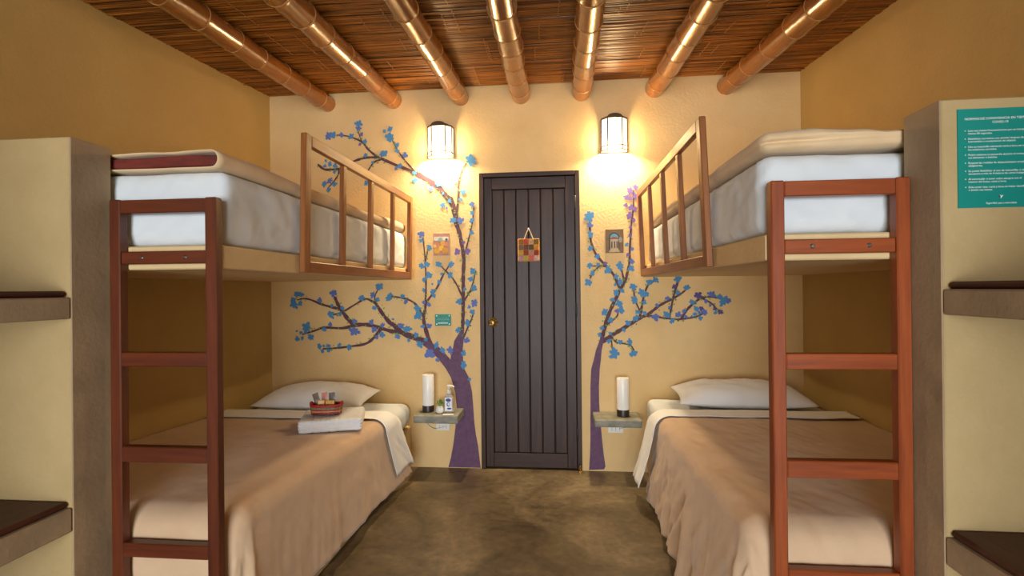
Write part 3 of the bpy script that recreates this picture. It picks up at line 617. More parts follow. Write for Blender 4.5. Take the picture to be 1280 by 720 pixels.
# ------------------------------------------------------------------ wall sconces
def sconce(cx, z0, z1, label):
    root = thing('wall_sconce', label, 'wall lamp', (cx, 0, z0), 'lit wall sconces')
    w = 0.084; dp = 0.10; cw = 0.046                      # half width, depth, half width of the front pane
    plan = [(-w, -0.012), (-w*0.98, -0.055), (-cw, -dp), (cw, -dp), (w*0.98, -0.055), (w, -0.012)]
    box('back_plate', cx-w, cx+w, -0.010, -0.001, z0, z1+0.012, M['sconce'], root, 0.002)
    for k in range(5):
        (ax, ay), (bx, by) = plan[k], plan[k+1]
        d = Vector((bx-ax, by-ay)).normalized(); n = Vector((d.y, -d.x)); i0 = 0.002
        vs_ = [(cx+ax+d.x*i0 - n.x*s, ay+d.y*i0 - n.y*s, z) for s in (0, 0.002) for z in (z0+0.004, z1)] + [(cx+bx-d.x*i0 - n.x*s, by-d.y*i0 - n.y*s, z) for s in (0, 0.002) for z in (z0+0.004, z1)]
        mesh('glass_pane', vs_, [(0, 4, 5, 1), (2, 3, 7, 6), (0, 2, 6, 4), (1, 5, 7, 3), (0, 1, 3, 2), (4, 6, 7, 5)], M['pane'], root)
    for k in range(6):
        ax, ay = plan[k]
        tube('frame_bar', [(cx+ax, ay-0.001, z0), (cx+ax, ay-0.001, z1+0.004)], 0.0042, M['sconce'], root, 6)
    for z in (z0+0.001, z0+0.028, z1+0.002):
        tube('frame_band', [(cx+ax, ay-0.002, z) for ax, ay in plan], 0.0036, M['sconce'], root, 6)
    # stepped, domed lid
    vs_, fs = [], []; lev = [(1.03, 0.0), (1.03, 0.006), (0.80, 0.012), (0.62, 0.026), (0.30, 0.034)]; n = len(plan)
    for s, dz in lev:
        for ax, ay in plan: vs_.append((cx+ax*s, ay*s if ay < -0.02 else -0.011, z1+0.004+dz))
    for j in range(len(lev)-1):
        for i in range(n): fs.append((j*n+i, j*n+(i+1) % n, (j+1)*n+(i+1) % n, (j+1)*n+i))
    fs.append(tuple(reversed(range(n)))); fs.append(tuple(range((len(lev)-1)*n, len(lev)*n)))
    mesh('lid', vs_, fs, M['sconce'], root)
    cr = [(cx-cw-0.002, z1+0.004)] + [(cx-(cw+0.002)*math.cos(PI*k/14), z1+0.006+0.024*math.sin(PI*k/14)) for k in range(15)] + [(cx+cw+0.002, z1+0.004)]
    vs_ = [(x, y, z) for y in (-dp-0.004, -dp+0.002) for x, z in cr]; n = len(cr)
    mesh('arched_crest', vs_, [tuple(reversed(range(n))), tuple(range(n, 2*n))] + [(i, i+1, n+i+1, n+i) for i in range(n-1)], M['sconce'], root)
    zb = (z0+z1)/2 + 0.01
    lathe('bulb', (cx, -0.052, zb-0.03), [(0.006, 0), (0.016, 0.008), (0.020, 0.025), (0.016, 0.042), (0.008, 0.055), (0.008, 0.075)], M['bulb'], root, 12)
    ld = bpy.data.lights.new('sconce_light', 'POINT'); ld.energy = SCONCE_W; ld.color = (1.0, 0.80, 0.50); ld.shadow_soft_size = 0.045
    lo = bpy.data.objects.new('sconce_light', ld); COL.objects.link(lo); lo.parent = root; lo.location = (0, -0.052, zb - z0 - 0.05)
sconce(-0.806, 2.108, 2.305, 'lit glass wall sconce above the painted tree by the door knob side')
sconce(0.352, 2.108, 2.310, 'lit glass wall sconce above the arched-doorway picture')

# ------------------------------------------------------------------ built-in masonry shelves at the foot of the bunks
def shelf_unit(xa, xw, label):
    """xa: aisle face, xw: side wall face"""
    s = 1 if xw > xa else -1
    root = thing('shelf_unit', label, 'shelves', ((xa+xw)/2, -2.85, 0))
    def pr(name, xlo, xhi, y0, y1, z0, z1, m, bev=0.0): return box(name, min(xlo, xhi), max(xlo, xhi), y0, y1, z0, z1, m, root, bev)
    e = 0.005
    for (y0, y1) in ((-2.133, -2.002), (-3.70, -3.57)):
        pr('partition', xa+s*e, xw-s*0.001, y0, y1, 0.0, 1.658, M['part'], 0.003)
        pr('aisle_facing', xa, xa+s*(e-0.0003), y0+0.0005, y1-0.0005, 0.0, 1.657, M['taupe'], 0.001)
    for (z0, z1, b) in ((0.542, 0.610, 0.018), (1.142, 1.203, 0.018)):
        pr('shelf_slab', xa+s*0.002, xw-s*0.002, -3.569, -2.134, z0, z1, M['taupe'], 0.004)
        pr('shelf_board', xa+s*0.012, xw-s*0.003, -3.566, -2.137, z1+0.0005, z1+b, M['board'], 0.006)
    return root
PLX, PRX = -1.377, 0.907
shelf_unit(PLX, XL, 'masonry shelf unit without a poster at the foot of the maroon-lined quilt bunk')
shelf_unit(PRX, XR, 'masonry shelf unit bearing the teal notice')

# teal notice on the shelf unit
px0, px1, pz0, pz1, py = 0.945, 1.133, 1.396, 1.632, -2.1335
po = thing('notice_poster', 'teal printed house-rules notice with white Spanish lettering', 'poster', ((px0+px1)/2, py, pz0))
box('sheet', px0, px1, py-0.0022, py-0.0003, pz0, pz1, M['teal'], po)
ty = py-0.0027; pc = (px0+px1)/2
text_mesh('text_line', 'NORMAS DE CONVIVENCIA EN TIEMPOS DE', 0.0079, M['white'], po, (pc, ty, 1.6075), 'CENTER')
text_mesh('text_line', 'COVID-19', 0.0079, M['white'], po, (pc, ty, 1.5985), 'CENTER')
RULES = [('Lave sus manos frecuentemente por un tiempo de', 'menos 20 segundos.'), ('Desinfecte sus manos con alcohol después del', 'intercambio o manipulación de objetos.'),
         ('Use su mascarilla cubriendo nariz y boca en todos', 'los ambientes cerrados.'), ('Podrá retirarse la mascarilla durante el consumo de', 'sus alimentos o bebidas.'),
         ('Respete las medidas de distanciamiento social', 'obligatorias.'), ('Se puede flexibilizar el uso de mascarillas si se', 'encuentra a más de 4 metros de otros huéspedes.'),
         ('Al estornudar o toser cubra siempre con el', 'interior del brazo, nariz y boca.'), ('Evite tocar ojos, nariz y boca sin haber desinfectado', 'o lavado sus manos.')]
for i, (a, b) in enumerate(RULES):
    z = 1.5795 - i*0.0192
    text_mesh('text_line', a, 0.0066, M['white'], po, (px0+0.0225, ty, z)); text_mesh('text_line', b, 0.0066, M['white'], po, (px0+0.0225, ty, z-0.0066))
    lathe_y('bullet', (px0+0.0165, py-0.0023, z), [(0.0011, 0), (0.0011, 0.0004)], M['white'], po, 8)
text_mesh('text_line', 'Seguridad, paz y naturaleza', 0.0062, M['white'], po, (pc, ty, 1.4065), 'CENTER')
bird = [(-6, 5.2), (-2.2, 4.0), (-1.6, 1.2), (-5.4, 0.6), (-2.2, -0.6), (-3.6, -2.6), (-1.8, -2.2), (-1.2, -5.6), (0.4, -2.0), (2.6, 0.6), (3.2, 2.4), (6.4, 3.6), (3.0, 4.0), (1.6, 3.4), (0.4, 1.4), (-1.0, 4.8)]
bm = bmesh.new(); f = bm.faces.new([bm.verts.new((pc + x*0.0009, ty, 1.421 + z*0.0009)) for x, z in bird]); bmesh.ops.triangulate(bm, faces=[f])
from_bm('hummingbird_emblem', bm, M['white'], po)

# ------------------------------------------------------------------ bunks: platforms and masonry bases
SLX, SRX = -1.018, 0.537
SZ0, SZ1 = 1.284, 1.356
bp = thing('bunk_platform', 'cream plastered slab carrying the bunk with the maroon-lined quilt', 'bunk platform', ((XL+SLX)/2, -1, SZ0))
box('slab', XL+0.001, SLX, -2.0, -0.006, SZ0, SZ1, M['slab'], bp, 0.004)
bp = thing('bunk_platform', 'cream plastered slab carrying the bunk with the rolled cream quilt', 'bunk platform', ((XR+SRX)/2, -1, SZ0))
so = box('slab', SRX, XR-0.001, -2.0, -0.006, SZ0, SZ1, M['slab'], bp, 0.004)
for v in so.data.vertices:                       # its aisle edge runs slightly askew
    if v.co.x < 0: v.co.x += 0.017 - 0.012*(v.co.y + 1.0)
b1 = thing('masonry_bed', 'cream plastered masonry bed under the cover with the basket on a towel', 'bed', ((XL+SLX)/2, -1, 0))
box('plinth', XL+0.001, SLX-0.022, -1.90, -0.006, 0.0, 0.285, M['slab'], b1, 0.008)
b2 = thing('masonry_bed', 'cream plastered masonry bed under the wrinkled cover without a towel', 'bed', ((XR+SRX)/2, -1, 0))
box('plinth', SRX+0.012, XR-0.001, -1.90, -0.006, 0.0, 0.305, M['slab'], b2, 0.008)

# ladders
def ladder(xo, xi, label, mk, dz=0.0):
    """posts along x between xo (wall side) and xi (aisle side); front face y=-2.034"""
    a, b = min(xo, xi), max(xo, xi); y0, y1 = -2.034, -2.002
    root = thing('bunk_ladder', label, 'ladder', ((a+b)/2, -2.018, 0), 'bunk ladders')
    pw = 0.035
    box('post', a, a+pw, y0, y1, 0.0, 1.495+dz, M[mk+'z'], root, 0.003)
    box('post', b-pw, b, y0, y1, 0.0, 1.495+dz, M[mk+'z'], root, 0.003)
    rg = [(1.452+dz, 1.493+dz), (0.993, 1.035), (0.706, 0.752), (0.421, 0.463), (0.136, 0.178)]
    for i, (z0, z1) in enumerate(rg):
        box('top_rail' if i == 0 else 'rung', a+pw+0.0005, b-pw-0.0005, y0+0.001, y1-0.001, z0, z1, M[mk+'x'], root, 0.0025)
    br = box('bolted_rail', a+pw+0.0005, b-pw-0.0005, y0+0.004, y1-0.001, 1.300, 1.338, M[mk+'x'], root, 0.0025)
    for t in (0.25, 0.76):
        lathe_y('bolt', (a+pw+(b-a-2*pw)*t, y0+0.004, 1.319), [(0.0062, 0), (0.0062, 0.002), (0.004, 0.004)], M['steel'], br, 12)
    return root
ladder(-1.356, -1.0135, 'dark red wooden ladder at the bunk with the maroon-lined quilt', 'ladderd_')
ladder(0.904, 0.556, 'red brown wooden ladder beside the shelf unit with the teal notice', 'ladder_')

# guard rails
def guard(xs, side, label, tilt):
    """xs: face of the slab, side: +1 aisle is towards +x"""
    root = thing('guard_rail', label, 'guard rail', (xs + side*0.014, -0.82, SZ0), 'bunk guard rails')
    t = 0.024; z0, z1 = 1.286, 1.832; ya, yb = -1.545, -0.105
    def sh(o):                               # lean outwards towards the top
        zz = o.location.z
        for v in o.data.vertices: v.co.x += side*tilt*(v.co.z/(z1-z0))
        return o
    xa, xb = (xs+0.001, xs+0.001+t) if side > 0 else (xs-0.001-t, xs-0.001)
    for (y0, y1) in ((ya, ya+0.046), (yb-0.046, yb)):
        sh(box('post', xa, xb, y0, y1, z0, z1, M['guard_z'], root, 0.003))
    sh(box('top_rail', xa, xb, ya+0.0465, yb-0.0465, z1-0.045, z1-0.001, M['guard_y'], root, 0.003))
    sh(box('bottom_rail', xa, xb, ya+0.0465, yb-0.0465, z0+0.001, z0+0.045, M['guard_y'], root, 0.003))
    for y in (-1.175, -0.83, -0.475):
        sh(box('baluster', xa+0.002, xb-0.002, y-0.018, y+0.018, z0+0.0455, z1-0.0455, M['guard_z'], root, 0.002))
    return root
guard(SLX, 1, 'golden brown wooden guard rail on the bunk with the maroon-lined quilt', 0.012)
guard(SRX+0.0012, -1, 'golden brown wooden guard rail on the bunk with the rolled cream quilt', 0.022).rotation_euler.z = 0.012

# ------------------------------------------------------------------ upper mattresses in white sheets
def sheet_disp(seed, amp, xc, yc):
    def d(p, n):
        w = fbm(Vector((p.x*5+seed, p.y*5, p.z*7)), 4)*amp*0.8
        # slanting drag wrinkles on the sides
        if abs(n.z) < 0.8:
            w += amp*0.7*noise.noise(Vector(((p.x-p.z*1.1)*20+seed, (p.y+p.z*1.0)*15, p.z*3))) + amp*0.45*noise.noise(Vector(((p.x+p.z*0.7)*44+seed, (p.y-p.z*0.9)*34, p.z*5)))
            if n.y < -0.5: w += 1.5*amp*noise.noise(Vector(((p.x*0.9 + p.z*1.3)*13+seed, p.z*6 - p.x*4, seed))) + 0.8*amp*noise.noise(Vector(((p.x - p.z*0.9)*30, p.z*8, seed+2)))
            w += amp*0.4*(0.3 - min(0.3, abs(noise.noise(Vector(((p.x+p.z*0.8)*9+seed, (p.y-p.z*0.8)*6, 4.0))))))/0.3
        return n*w
    return d
m1 = soft_box('mattress', XL+0.012, SLX-0.008, -1.975, -0.10, SZ1+0.001, 1.588, 0.034, (70, 130, 18), M['sheet'], None, sheet_disp(3, 0.0042, 0, 0))
tag(m1, 'thick mattress in white sheet under the maroon-lined quilt', 'mattress')
m2 = soft_box('mattress', SRX+0.016, XR-0.012, -1.975, -0.10, SZ1+0.001, 1.582, 0.044, (70, 130, 18), M['sheet'], None, sheet_disp(9, 0.0042, 0, 0))
tag(m2, 'thick mattress in white sheet under the rolled cream quilt', 'mattress')

# quilt with maroon lining: a folded cover open at the foot
def qz(x, y, s): return 0.009*fbm(Vector((x*3+s, y*3, s)), 3)
q1 = thing('folded_quilt', 'folded cream quilt showing its maroon lining at the foot of the bunk', 'quilt', (-1.53, -1.0, 1.59))
X0, X1 = XL+0.02, SLX-0.012
NP, NY = [], 70
zb, ztp = 1.596, 1.640
prof = [(X0 + (X1-0.022-X0)*i/24, ztp) for i in range(25)] + [(X1-0.022+0.022*math.sin(a), (zb+ztp)/2 + (ztp-zb)/2*math.cos(a)) for a in [PI*k/10 for k in range(1, 10)]] + [(X1-0.022 - (X1-0.022-X0)*i/24, zb) for i in range(25)]
vs_, fs = [], []
for j in range(NY+1):
    y = -1.992 + (1.992-0.14)*j/NY
    for (x, z) in prof:
        top = (z-zb)/(ztp-zb)
        sag = -0.016*max(0, (-1.28-x)/0.7)*top + qz(x, y, 4.0)*top
        vs_.append((x + 0.008*noise.noise(Vector((y*4, z*9, 2))), y + (0.01*fbm(Vector((x*5, z*4, 1)), 2) if j in (0,) else 0), z + sag + 0.006*top*noise.noise(Vector((x*9, y*2, 5))) + (0.02*top*math.exp(-((y+0.3)/0.18)**2))))
n = len(prof)
for j in range(NY):
    for i in range(n-1): fs.append((j*n+i, (j+1)*n+i, (j+1)*n+i+1, j*n+i+1))
qo = mesh('quilt_cover', vs_, fs, M['cream'], q1, True)
sm = qo.modifiers.new('thick', 'SOLIDIFY'); sm.thickness = 0.004; sm.offset = -1
soft_box('lining', X0+0.004, X1-0.008, -1.986, -0.2, zb+0.004, ztp-0.004, 0.010, (40, 40, 6), M['maroon'], q1, lambda p, nn: nn*(0.003*fbm(Vector((p.x*12, p.y*6, p.z*30)), 3)) + Vector((0, 0, (p.z-zb)/(ztp-zb)*(-0.016*max(0, (-1.28-p.x)/0.7) + qz(p.x, p.y, 4.0)) - 0.002)))

# rolled cream quilt on the other bunk
def roll_disp(p, nn):
    z0, z1 = 1.588, 1.645; t = (p.z-z0)/(z1-z0)
    g = -0.020*math.exp(-((t-0.42 - 0.08*math.sin(p.y*3 + p.x*9))/0.10)**2)*max(0.12, 1 - abs(p.x-0.60)/0.32)*(1.0 if nn.y < -0.3 else 0.25) if abs(nn.z) < 0.75 else 0
    w = 0.007*fbm(Vector((p.x*4, p.y*3.2, p.z*6+7)), 3) - 0.012*max(0, (p.x-0.65)/0.4)*(nn.z > 0.5) + 0.004*noise.noise(Vector((p.x*22, p.y*9, p.z*10)))
    if abs(nn.z) < 0.9: w += 0.003*noise.noise(Vector((p.x*26, p.y*26, p.z*8)))
    return nn*(g+w)
q2 = soft_box('folded_quilt', SRX+0.016, XR-0.025, -1.990, -0.10, 1.588, 1.645, 0.0280, (50, 96, 12), M['cream'], None, roll_disp)
tag(q2, 'thick rolled plain cream quilt lying on the bunk mattress', 'quilt')

# ------------------------------------------------------------------ lower mattresses and bedding
def soft(seed, amp, f=5.0): return lambda p, n: n*(amp*fbm(Vector((p.x*f+seed, p.y*f, p.z*f)), 4))
m3 = soft_box('mattress', XL+0.01, SLX-0.008, -1.90, -0.03, 0.287, 0.452, 0.06, (40, 80, 8), M['sheet'], None, soft(21, 0.003))
tag(m3, 'mattress in white sheet under the bed cover with the basket and towel', 'mattress')
m4 = soft_box('mattress', SRX+0.006, XR-0.01, -1.90, -0.03, 0.307, 0.494, 0.04, (40, 80, 8), M['sheet'], None, soft(33, 0.003))
tag(m4, 'mattress in white sheet under the bed cover without a towel', 'mattress')

def drape(name, label, cat, xw, xa, yh, yf, ztop_h, ztop_f, drop_s, drop_f, r, flare, m, na, nb, thick, shear, wr, seed, puff=0.0, ramp=None, ylim=None):
    """cloth lying on a bed: xw wall side, xa aisle edge, yh head edge, yf foot edge; hangs over aisle side and foot"""
    s = 1 if xa > xw else -1; Wd = abs(xa-xw); L = abs(yh-yf); rs = r; rf = 0.085
    Ds, Df = rs*PI/2 + drop_s - rs, (rf*PI/2 + drop_f - rf) if drop_f > 0 else 0
    vs_, fs = [], []
    A = Wd - r + Ds; B = (L - rf + Df) if drop_f > 0 else L
    Bl = L - rf if drop_f > 0 else L
    info = []
    for i in range(na+1):
        for j in range(nb+1):
            a = A*i/na; b = B*j/nb
            ca, cb = min(a, Wd-r), min(b, Bl); ea, eb = a-ca, b-cb; e = math.hypot(ea, eb)
            if e > 1e-9:
                na_, nb_ = ea/e, eb/e
                if ea > 1e-9 and eb > 1e-9:
                    emax = min(Ds/na_, Df/nb_); D = Ds*na_**2 + Df*nb_**2; e = e/emax*D
            else: na_ = nb_ = 0.0
            r = rs if nb_ == 0 else rs*na_**2 + rf*nb_**2; q = r*PI/2
            if e < q: out = r*math.sin(e/r); dn = r*(1-math.cos(e/r))
            else:
                fl = flare(b/L)*na_ + 0.02*nb_; out = r + fl*(e-q); dn = r + (e-q)*math.sqrt(max(0, 1-fl*fl))
            t = min(1, b/L); zt = ztop_h + (ztop_f-ztop_h)*(ramp(t) if ramp else t)
            hang = max(0.0, e-q)
            # soft vertical folds on the hanging cloth
            ph = b*9 + seed; rip = hang*wr[0]*(noise.noise(Vector((ph, hang*1.5, seed))) + 0.5*noise.noise(Vector((ph*2.7, hang*3, seed+3))))*max(0.0, min(1.0, (na_-0.3)/0.6))
            if ea > 0 and eb > 0: rip += 0.05*hang*math.sin(math.atan2(nb_, na_)*9)
            x = ca + na_*(out+rip); y = cb + nb_*(out+rip*0.3) - shear*hang*na_*math.exp(-(b/0.42)**2)
            z = zt - dn
            z += puff*max(0.0, 1-e/q)*(0.6*fbm(Vector((a*2.2+seed, b*1.6, 1.0)), 3))
            info.append((hang, na_, nb_, a, b))
            vs_.append(Vector((xw + s*x, yh - y, z)))
    n = nb+1
    for i in range(na):
        for j in range(nb):
            f = (i*n+j, i*n+j+1, (i+1)*n+j+1, (i+1)*n+j)
            fs.append(f if s < 0 else tuple(reversed(f)))
    # wrinkles along the surface normal
    me = bpy.data.meshes.new('tmp'); me.from_pydata([tuple(v) for v in vs_], [], fs); me.update()
    nor = [v.normal.copy() for v in me.vertices]; bpy.data.meshes.remove(me)
    for k, v in enumerate(vs_):
        hang, na_, nb_, a, b = info[k]
        w = wr[1]*fbm(Vector((a*6+seed, b*5, seed)), 4)
        w += wr[2]*min(1.0, hang*6)*noise.noise(Vector(((b + hang*0.75)*22+seed, hang*4 + b*1.5, 1.3)))
        w += wr[3]*noise.noise(Vector((a*30 + b*9, b*7+seed, 2.2)))
        vs_[k] = v + nor[k]*w
        lim = 0.018
        if vs_[k].z < lim: vs_[k].z = lim + 0.004*noise.noise(v*8)
        if ylim is not None and vs_[k].y < ylim: vs_[k].y = ylim
    if sum(n_.z for n_ in nor) < 0: fs = [tuple(reversed(f)) for f in fs]
    o = mesh(name, vs_, fs, m, None, True, ((xw+xa)/2, (yh+yf)/2, 0))
    sd = o.modifiers.new('thick', 'SOLIDIFY'); sd.thickness = thick; sd.offset = -1
    tag(o, label, cat); return o
step = lambda a, b: (lambda t: 0 if t < a else (1 if t > b else (lambda u: u*u*(3-2*u))((t-a)/(b-a))))
drape('bed_cover', 'smooth tan bed cover beneath the folded white towel', 'bed cover', XL+0.012, -0.985, -0.52, -1.990, 0.488, 0.545, 0.43, 0.40, 0.062, lambda t: 0.02 + 0.06*math.exp(-(t/0.14)**2), M['tan'], 100, 140, 0.014, 0.75, (0.035, 0.004, 0.0030, 0.0010), 5.0, puff=0.010, ylim=-1.998)
drape('bed_cover', 'wrinkled tan bed cover on the bed without a towel', 'bed cover', XR-0.012, 0.502, -0.56, -1.990, 0.524, 0.560, 0.475, 0.42, 0.062, lambda t: 0.07 + 0.10*t, M['tan'], 110, 160, 0.014, 0.35, (0.06, 0.005, 0.0078, 0.0028), 17.0, puff=0.010, ylim=-1.998)
drape('top_sheet', 'white sheet folded down over the tan cover behind the towel', 'sheet', XL+0.016, -0.966, -0.44, -0.70, 0.472, 0.506, 0.37, 0, 0.080, lambda t: 0.04, M['pillow'], 80, 40, 0.003, 0.75, (0.06, 0.002, 0.003, 0.0006), 29.0, puff=0.004, ramp=step(0.0, 0.35))
drape('top_sheet', 'white sheet folded down over the wrinkled tan cover', 'sheet', XR-0.016, 0.478, -0.44, -0.68, 0.510, 0.538, 0.42, 0, 0.085, lambda t: 0.20, M['pillow'], 80, 40, 0.003, 0.30, (0.07, 0.002, 0.004, 0.0008), 41.0, puff=0.004, ramp=step(0.0, 0.4))

def pillow(cx, cy, z, w, d, h, rz, tilt, label, seed):
    n, k = 34, 24; vs_, fs = [], []
    R = Matrix.Rotation(rz, 3, 'Z') @ Matrix.Rotation(tilt, 3, 'X')
    def pt(u, v, sgn):
        hx = (1-abs(u)**2.6)**0.62 if abs(u) < 1 else 0; hy = (1-abs(v)**2.4)**0.6 if abs(v) < 1 else 0
        pin = 1 - 0.10*(1-(u*u))*abs(v)**4; pin2 = 1 - 0.07*(1-v*v)*abs(u)**4
        x, y = u*w/2*pin2, v*d/2*pin
        hh = hx*hy*h*(0.62 if sgn > 0 else 0.38)
        hh += hx*hy*(0.012*fbm(Vector((u*2.4+seed, v*2.4, 1)), 4) + 0.006*noise.noise(Vector((u*9+v*5+seed, v*3, 4)))) if sgn > 0 else 0
        return R @ Vector((x, y, sgn*hh)) + Vector((cx, cy, z + h*0.38))
    for sgn in (1, -1):
        for i in range(n+1):
            for j in range(k+1): vs_.append(pt(-1+2*i/n, -1+2*j/k, sgn))
    o2 = (n+1)*(k+1)
    for i in range(n):
        for j in range(k):
            a = i*(k+1)+j; f = (a, a+k+1, a+k+2, a+1); fs.append(f); fs.append(tuple(reversed([q+o2 for q in f])))
    o = mesh('pillow', vs_, fs, M['pillow'], None, True, (cx, cy, z))
    bm = bmesh.new(); bm.from_mesh(o.data); bmesh.ops.remove_doubles(bm, verts=bm.verts, dist=0.0004); bm.to_mesh(o.data); bm.free()
    o.data.polygons.foreach_set('use_smooth', [True]*len(o.data.polygons)); return tag(o, label, 'pillow')
pillow(-1.585, -0.23, 0.462, 0.71, 0.41, 0.145, 0.03, 0.06, 'white pillow on the bed with the basket and towel', 2.0)
pillow(1.06, -0.23, 0.500, 0.76, 0.41, 0.145, -0.05, 0.06, 'white pillow on the bed without a towel', 8.0)

# ------------------------------------------------------------------ folded towel, basket and its contents
TR_ = math.radians(19); tcx, tcy, tz = -1.20, -0.86, 0.509
def towel_disp(p, nn):
    t = (p.z-tz)/0.062
    g = 0
    if abs(nn.z) < 0.75:
        for lv in (0.26, 0.52, 0.77): g -= 0.006*math.exp(-((t-lv)/0.05)**2)
    band = 0
    for bx in (-0.085, -0.045, -0.005, 0.035):                     # woven bands across the towel
        band -= 0.0028*math.exp(-(((p.x-tcx)-bx)/0.003)**2)
    return nn*(g + band + 0.0022*fbm(Vector((p.x*14, p.y*14, p.z*20)), 3))
tw = soft_box('folded_towel', tcx-0.155, tcx+0.155, tcy-0.145, tcy+0.145, tz, tz+0.062, 0.018, (70, 46, 14), M['towel'], None, towel_disp, None, TR_)
tag(tw, 'folded white towel with woven bands carrying a small basket', 'towel')

bz = tz+0.066; bcx, bcy = -1.218, -0.895; BR_ = math.radians(10)
def oval(ax, ay, z, n=48, ph=0.0, wav=0.0, k=12):
    out = []
    for i in range(n):
        a = 2*PI*i/n; e = 1 + wav*math.sin(k*a+ph)
        cx, cy = math.copysign(abs(math.cos(a))**0.7, math.cos(a))*ax*e, math.copysign(abs(math.sin(a))**0.7, math.sin(a))*ay*e
        out.append((bcx + cx*math.cos(BR_) - cy*math.sin(BR_), bcy + cx*math.sin(BR_) + cy*math.cos(BR_), z))
    return out
M['wred'] = mat('red_reed', srgb(142, 28, 26), srgb(166, 44, 36), (40, 40, 40), 0.55)
M['wgreen'] = mat('green_reed', srgb(104, 112, 66), srgb(126, 132, 84), (40, 40, 40), 0.6)
M['wnat'] = mat('natural_reed', srgb(168, 120, 78), srgb(190, 144, 98), (40, 40, 40), 0.6)
M['wdark'] = mat('dark_reed', srgb(84, 30, 22), rough=0.6)
bk = thing('woven_basket', 'small red woven reed basket of toiletries on the towel', 'basket', (bcx, bcy, bz))
bfv = [(p[0], p[1], bz+0.002) for p in oval(0.066, 0.032, bz)] + [(p[0], p[1], bz+0.006) for p in oval(0.066, 0.032, bz)]
mesh('basket_floor', bfv, [tuple(reversed(range(48))), tuple(range(48, 96))] + [(i, (i+1) % 48, 48+(i+1) % 48, 48+i) for i in range(48)], M['wnat'], bk)
for i, c in enumerate(('wdark', 'wred', 'wnat', 'wred', 'wgreen', 'wred', 'wred')):
    g = 1 + 0.10*i/6
    tube('weave_strand', oval(0.070*g, 0.035*g, bz+0.006+i*0.0076, 48, PI*(i % 2), 0.022), 0.0048 if i < 6 else 0.0056, M[c], bk, 6, True)
for k in range(12):
    a = 2*PI*(k+0.25)/12; p0 = oval(0.0705, 0.0355, bz+0.002)[int(48*(k+0.25)/12) % 48]; p1 = oval(0.078, 0.0395, bz+0.055)[int(48*(k+0.25)/12) % 48]
    tube('stake', [p0, p1], 0.0035, M['wgreen' if k % 2 else 'wdark'], bk, 5)
for sx in (-1, 1):
    pts = []
    for k in range(9):
        a = PI*k/8; lx, ly, lz = sx*(0.072+0.006*math.sin(a)), 0.022*math.cos(a), bz+0.046+0.018*math.sin(a)
        pts.append((bcx + lx*math.cos(BR_) - ly*math.sin(BR_), bcy + lx*math.sin(BR_) + ly*math.cos(BR_), lz))
    tube('handle', pts, 0.0055, M['wred'], bk, 7)
def sachet(dx, dy, tilt, colr, label):
    m = mat('sachet_'+label.split()[0], colr, mixc(colr, 0.7), (30, 30, 30), 0.4)
    root = thing('sachet', label, 'sachet', (bcx+dx, bcy+dy, bz+0.0065))
    n = 8; vs_, fs = [], []; w, h = 0.034, 0.100
    for sgn in (1, -1):
        for i in range(n+1):
            for j in range(n+1):
                u, v = -1+2*i/n, j/n; b = 0.0035*(1-u*u)*max(0, math.sin(PI*v))
                x, z = u*w/2, v*h
                vs_.append((bcx+dx + x*math.cos(tilt) + z*math.sin(tilt), bcy+dy - sgn*b + 0.012*v, bz+0.0075 + z*math.cos(tilt) - x*math.sin(tilt) + 0.006*abs(math.sin(tilt))))
    o2 = (n+1)**2
    for i in range(n):
        for j in range(n):
            a = i*(n+1)+j; f = (a, a+n+1, a+n+2, a+1); fs.append(f); fs.append(tuple(reversed([q+o2 for q in f])))
    mesh('packet', vs_, fs, m, root, True)
    lb = [(bcx+dx + x*math.cos(tilt) + z*math.sin(tilt), bcy+dy - 0.0045 + 0.012*z/h, bz+0.0075 + z*math.cos(tilt) - x*math.sin(tilt) + 0.006*abs(math.sin(tilt))) for (x, z) in ((-0.009, 0.045), (0.009, 0.045), (0.009, 0.066), (-0.009, 0.066))]
    mesh('printed_label', lb, [(0, 1, 2, 3)], mat('label_'+label.split()[0], mixc(colr, 1.5), rough=0.5), root)
sachet(-0.038, 0.012, -0.38, srgb(124, 112, 92), 'grey-brown sachet leaning out beside the basket handle')
sachet(-0.010, 0.016, -0.16, srgb(206, 140, 124), 'pink sachet standing in the red basket')
sachet(0.026, 0.014, -0.10, srgb(112, 110, 96), 'olive-grey sachet standing upright in the red basket')
def soap(dx, dy, rz, w, label):
    root = thing('soap_bar', label, 'soap', (bcx+dx, bcy+dy, bz+0.0065))
    bm = bmesh.new(); bm_box(bm, -w/2, w/2, -0.008, 0.008, 0, 0.067, 0.003, 2)
    R = Matrix.Translation((bcx+dx, bcy+dy, bz+0.0075)) @ Matrix.Rotation(rz, 4, 'Z') @ Matrix.Rotation(-0.15, 4, 'X')
    bm.transform(R); from_bm('bar', bm, mat('soap_wrap', srgb(206, 152, 70), srgb(222, 172, 92), (60, 60, 60), 0.45), root)
    bm = bmesh.new(); bm_box(bm, -w*0.28, w*0.28, -0.0086, -0.0081, 0.035, 0.046); bm.transform(R); from_bm('printed_mark', bm, mat('soap_mark', srgb(120, 70, 30), rough=0.6), root)
soap(-0.024, -0.012, 0.25, 0.034, 'narrow amber wrapped soap bar in the red basket')
soap(0.020, -0.012, -0.05, 0.046, 'wide amber wrapped soap bar in the red basket')

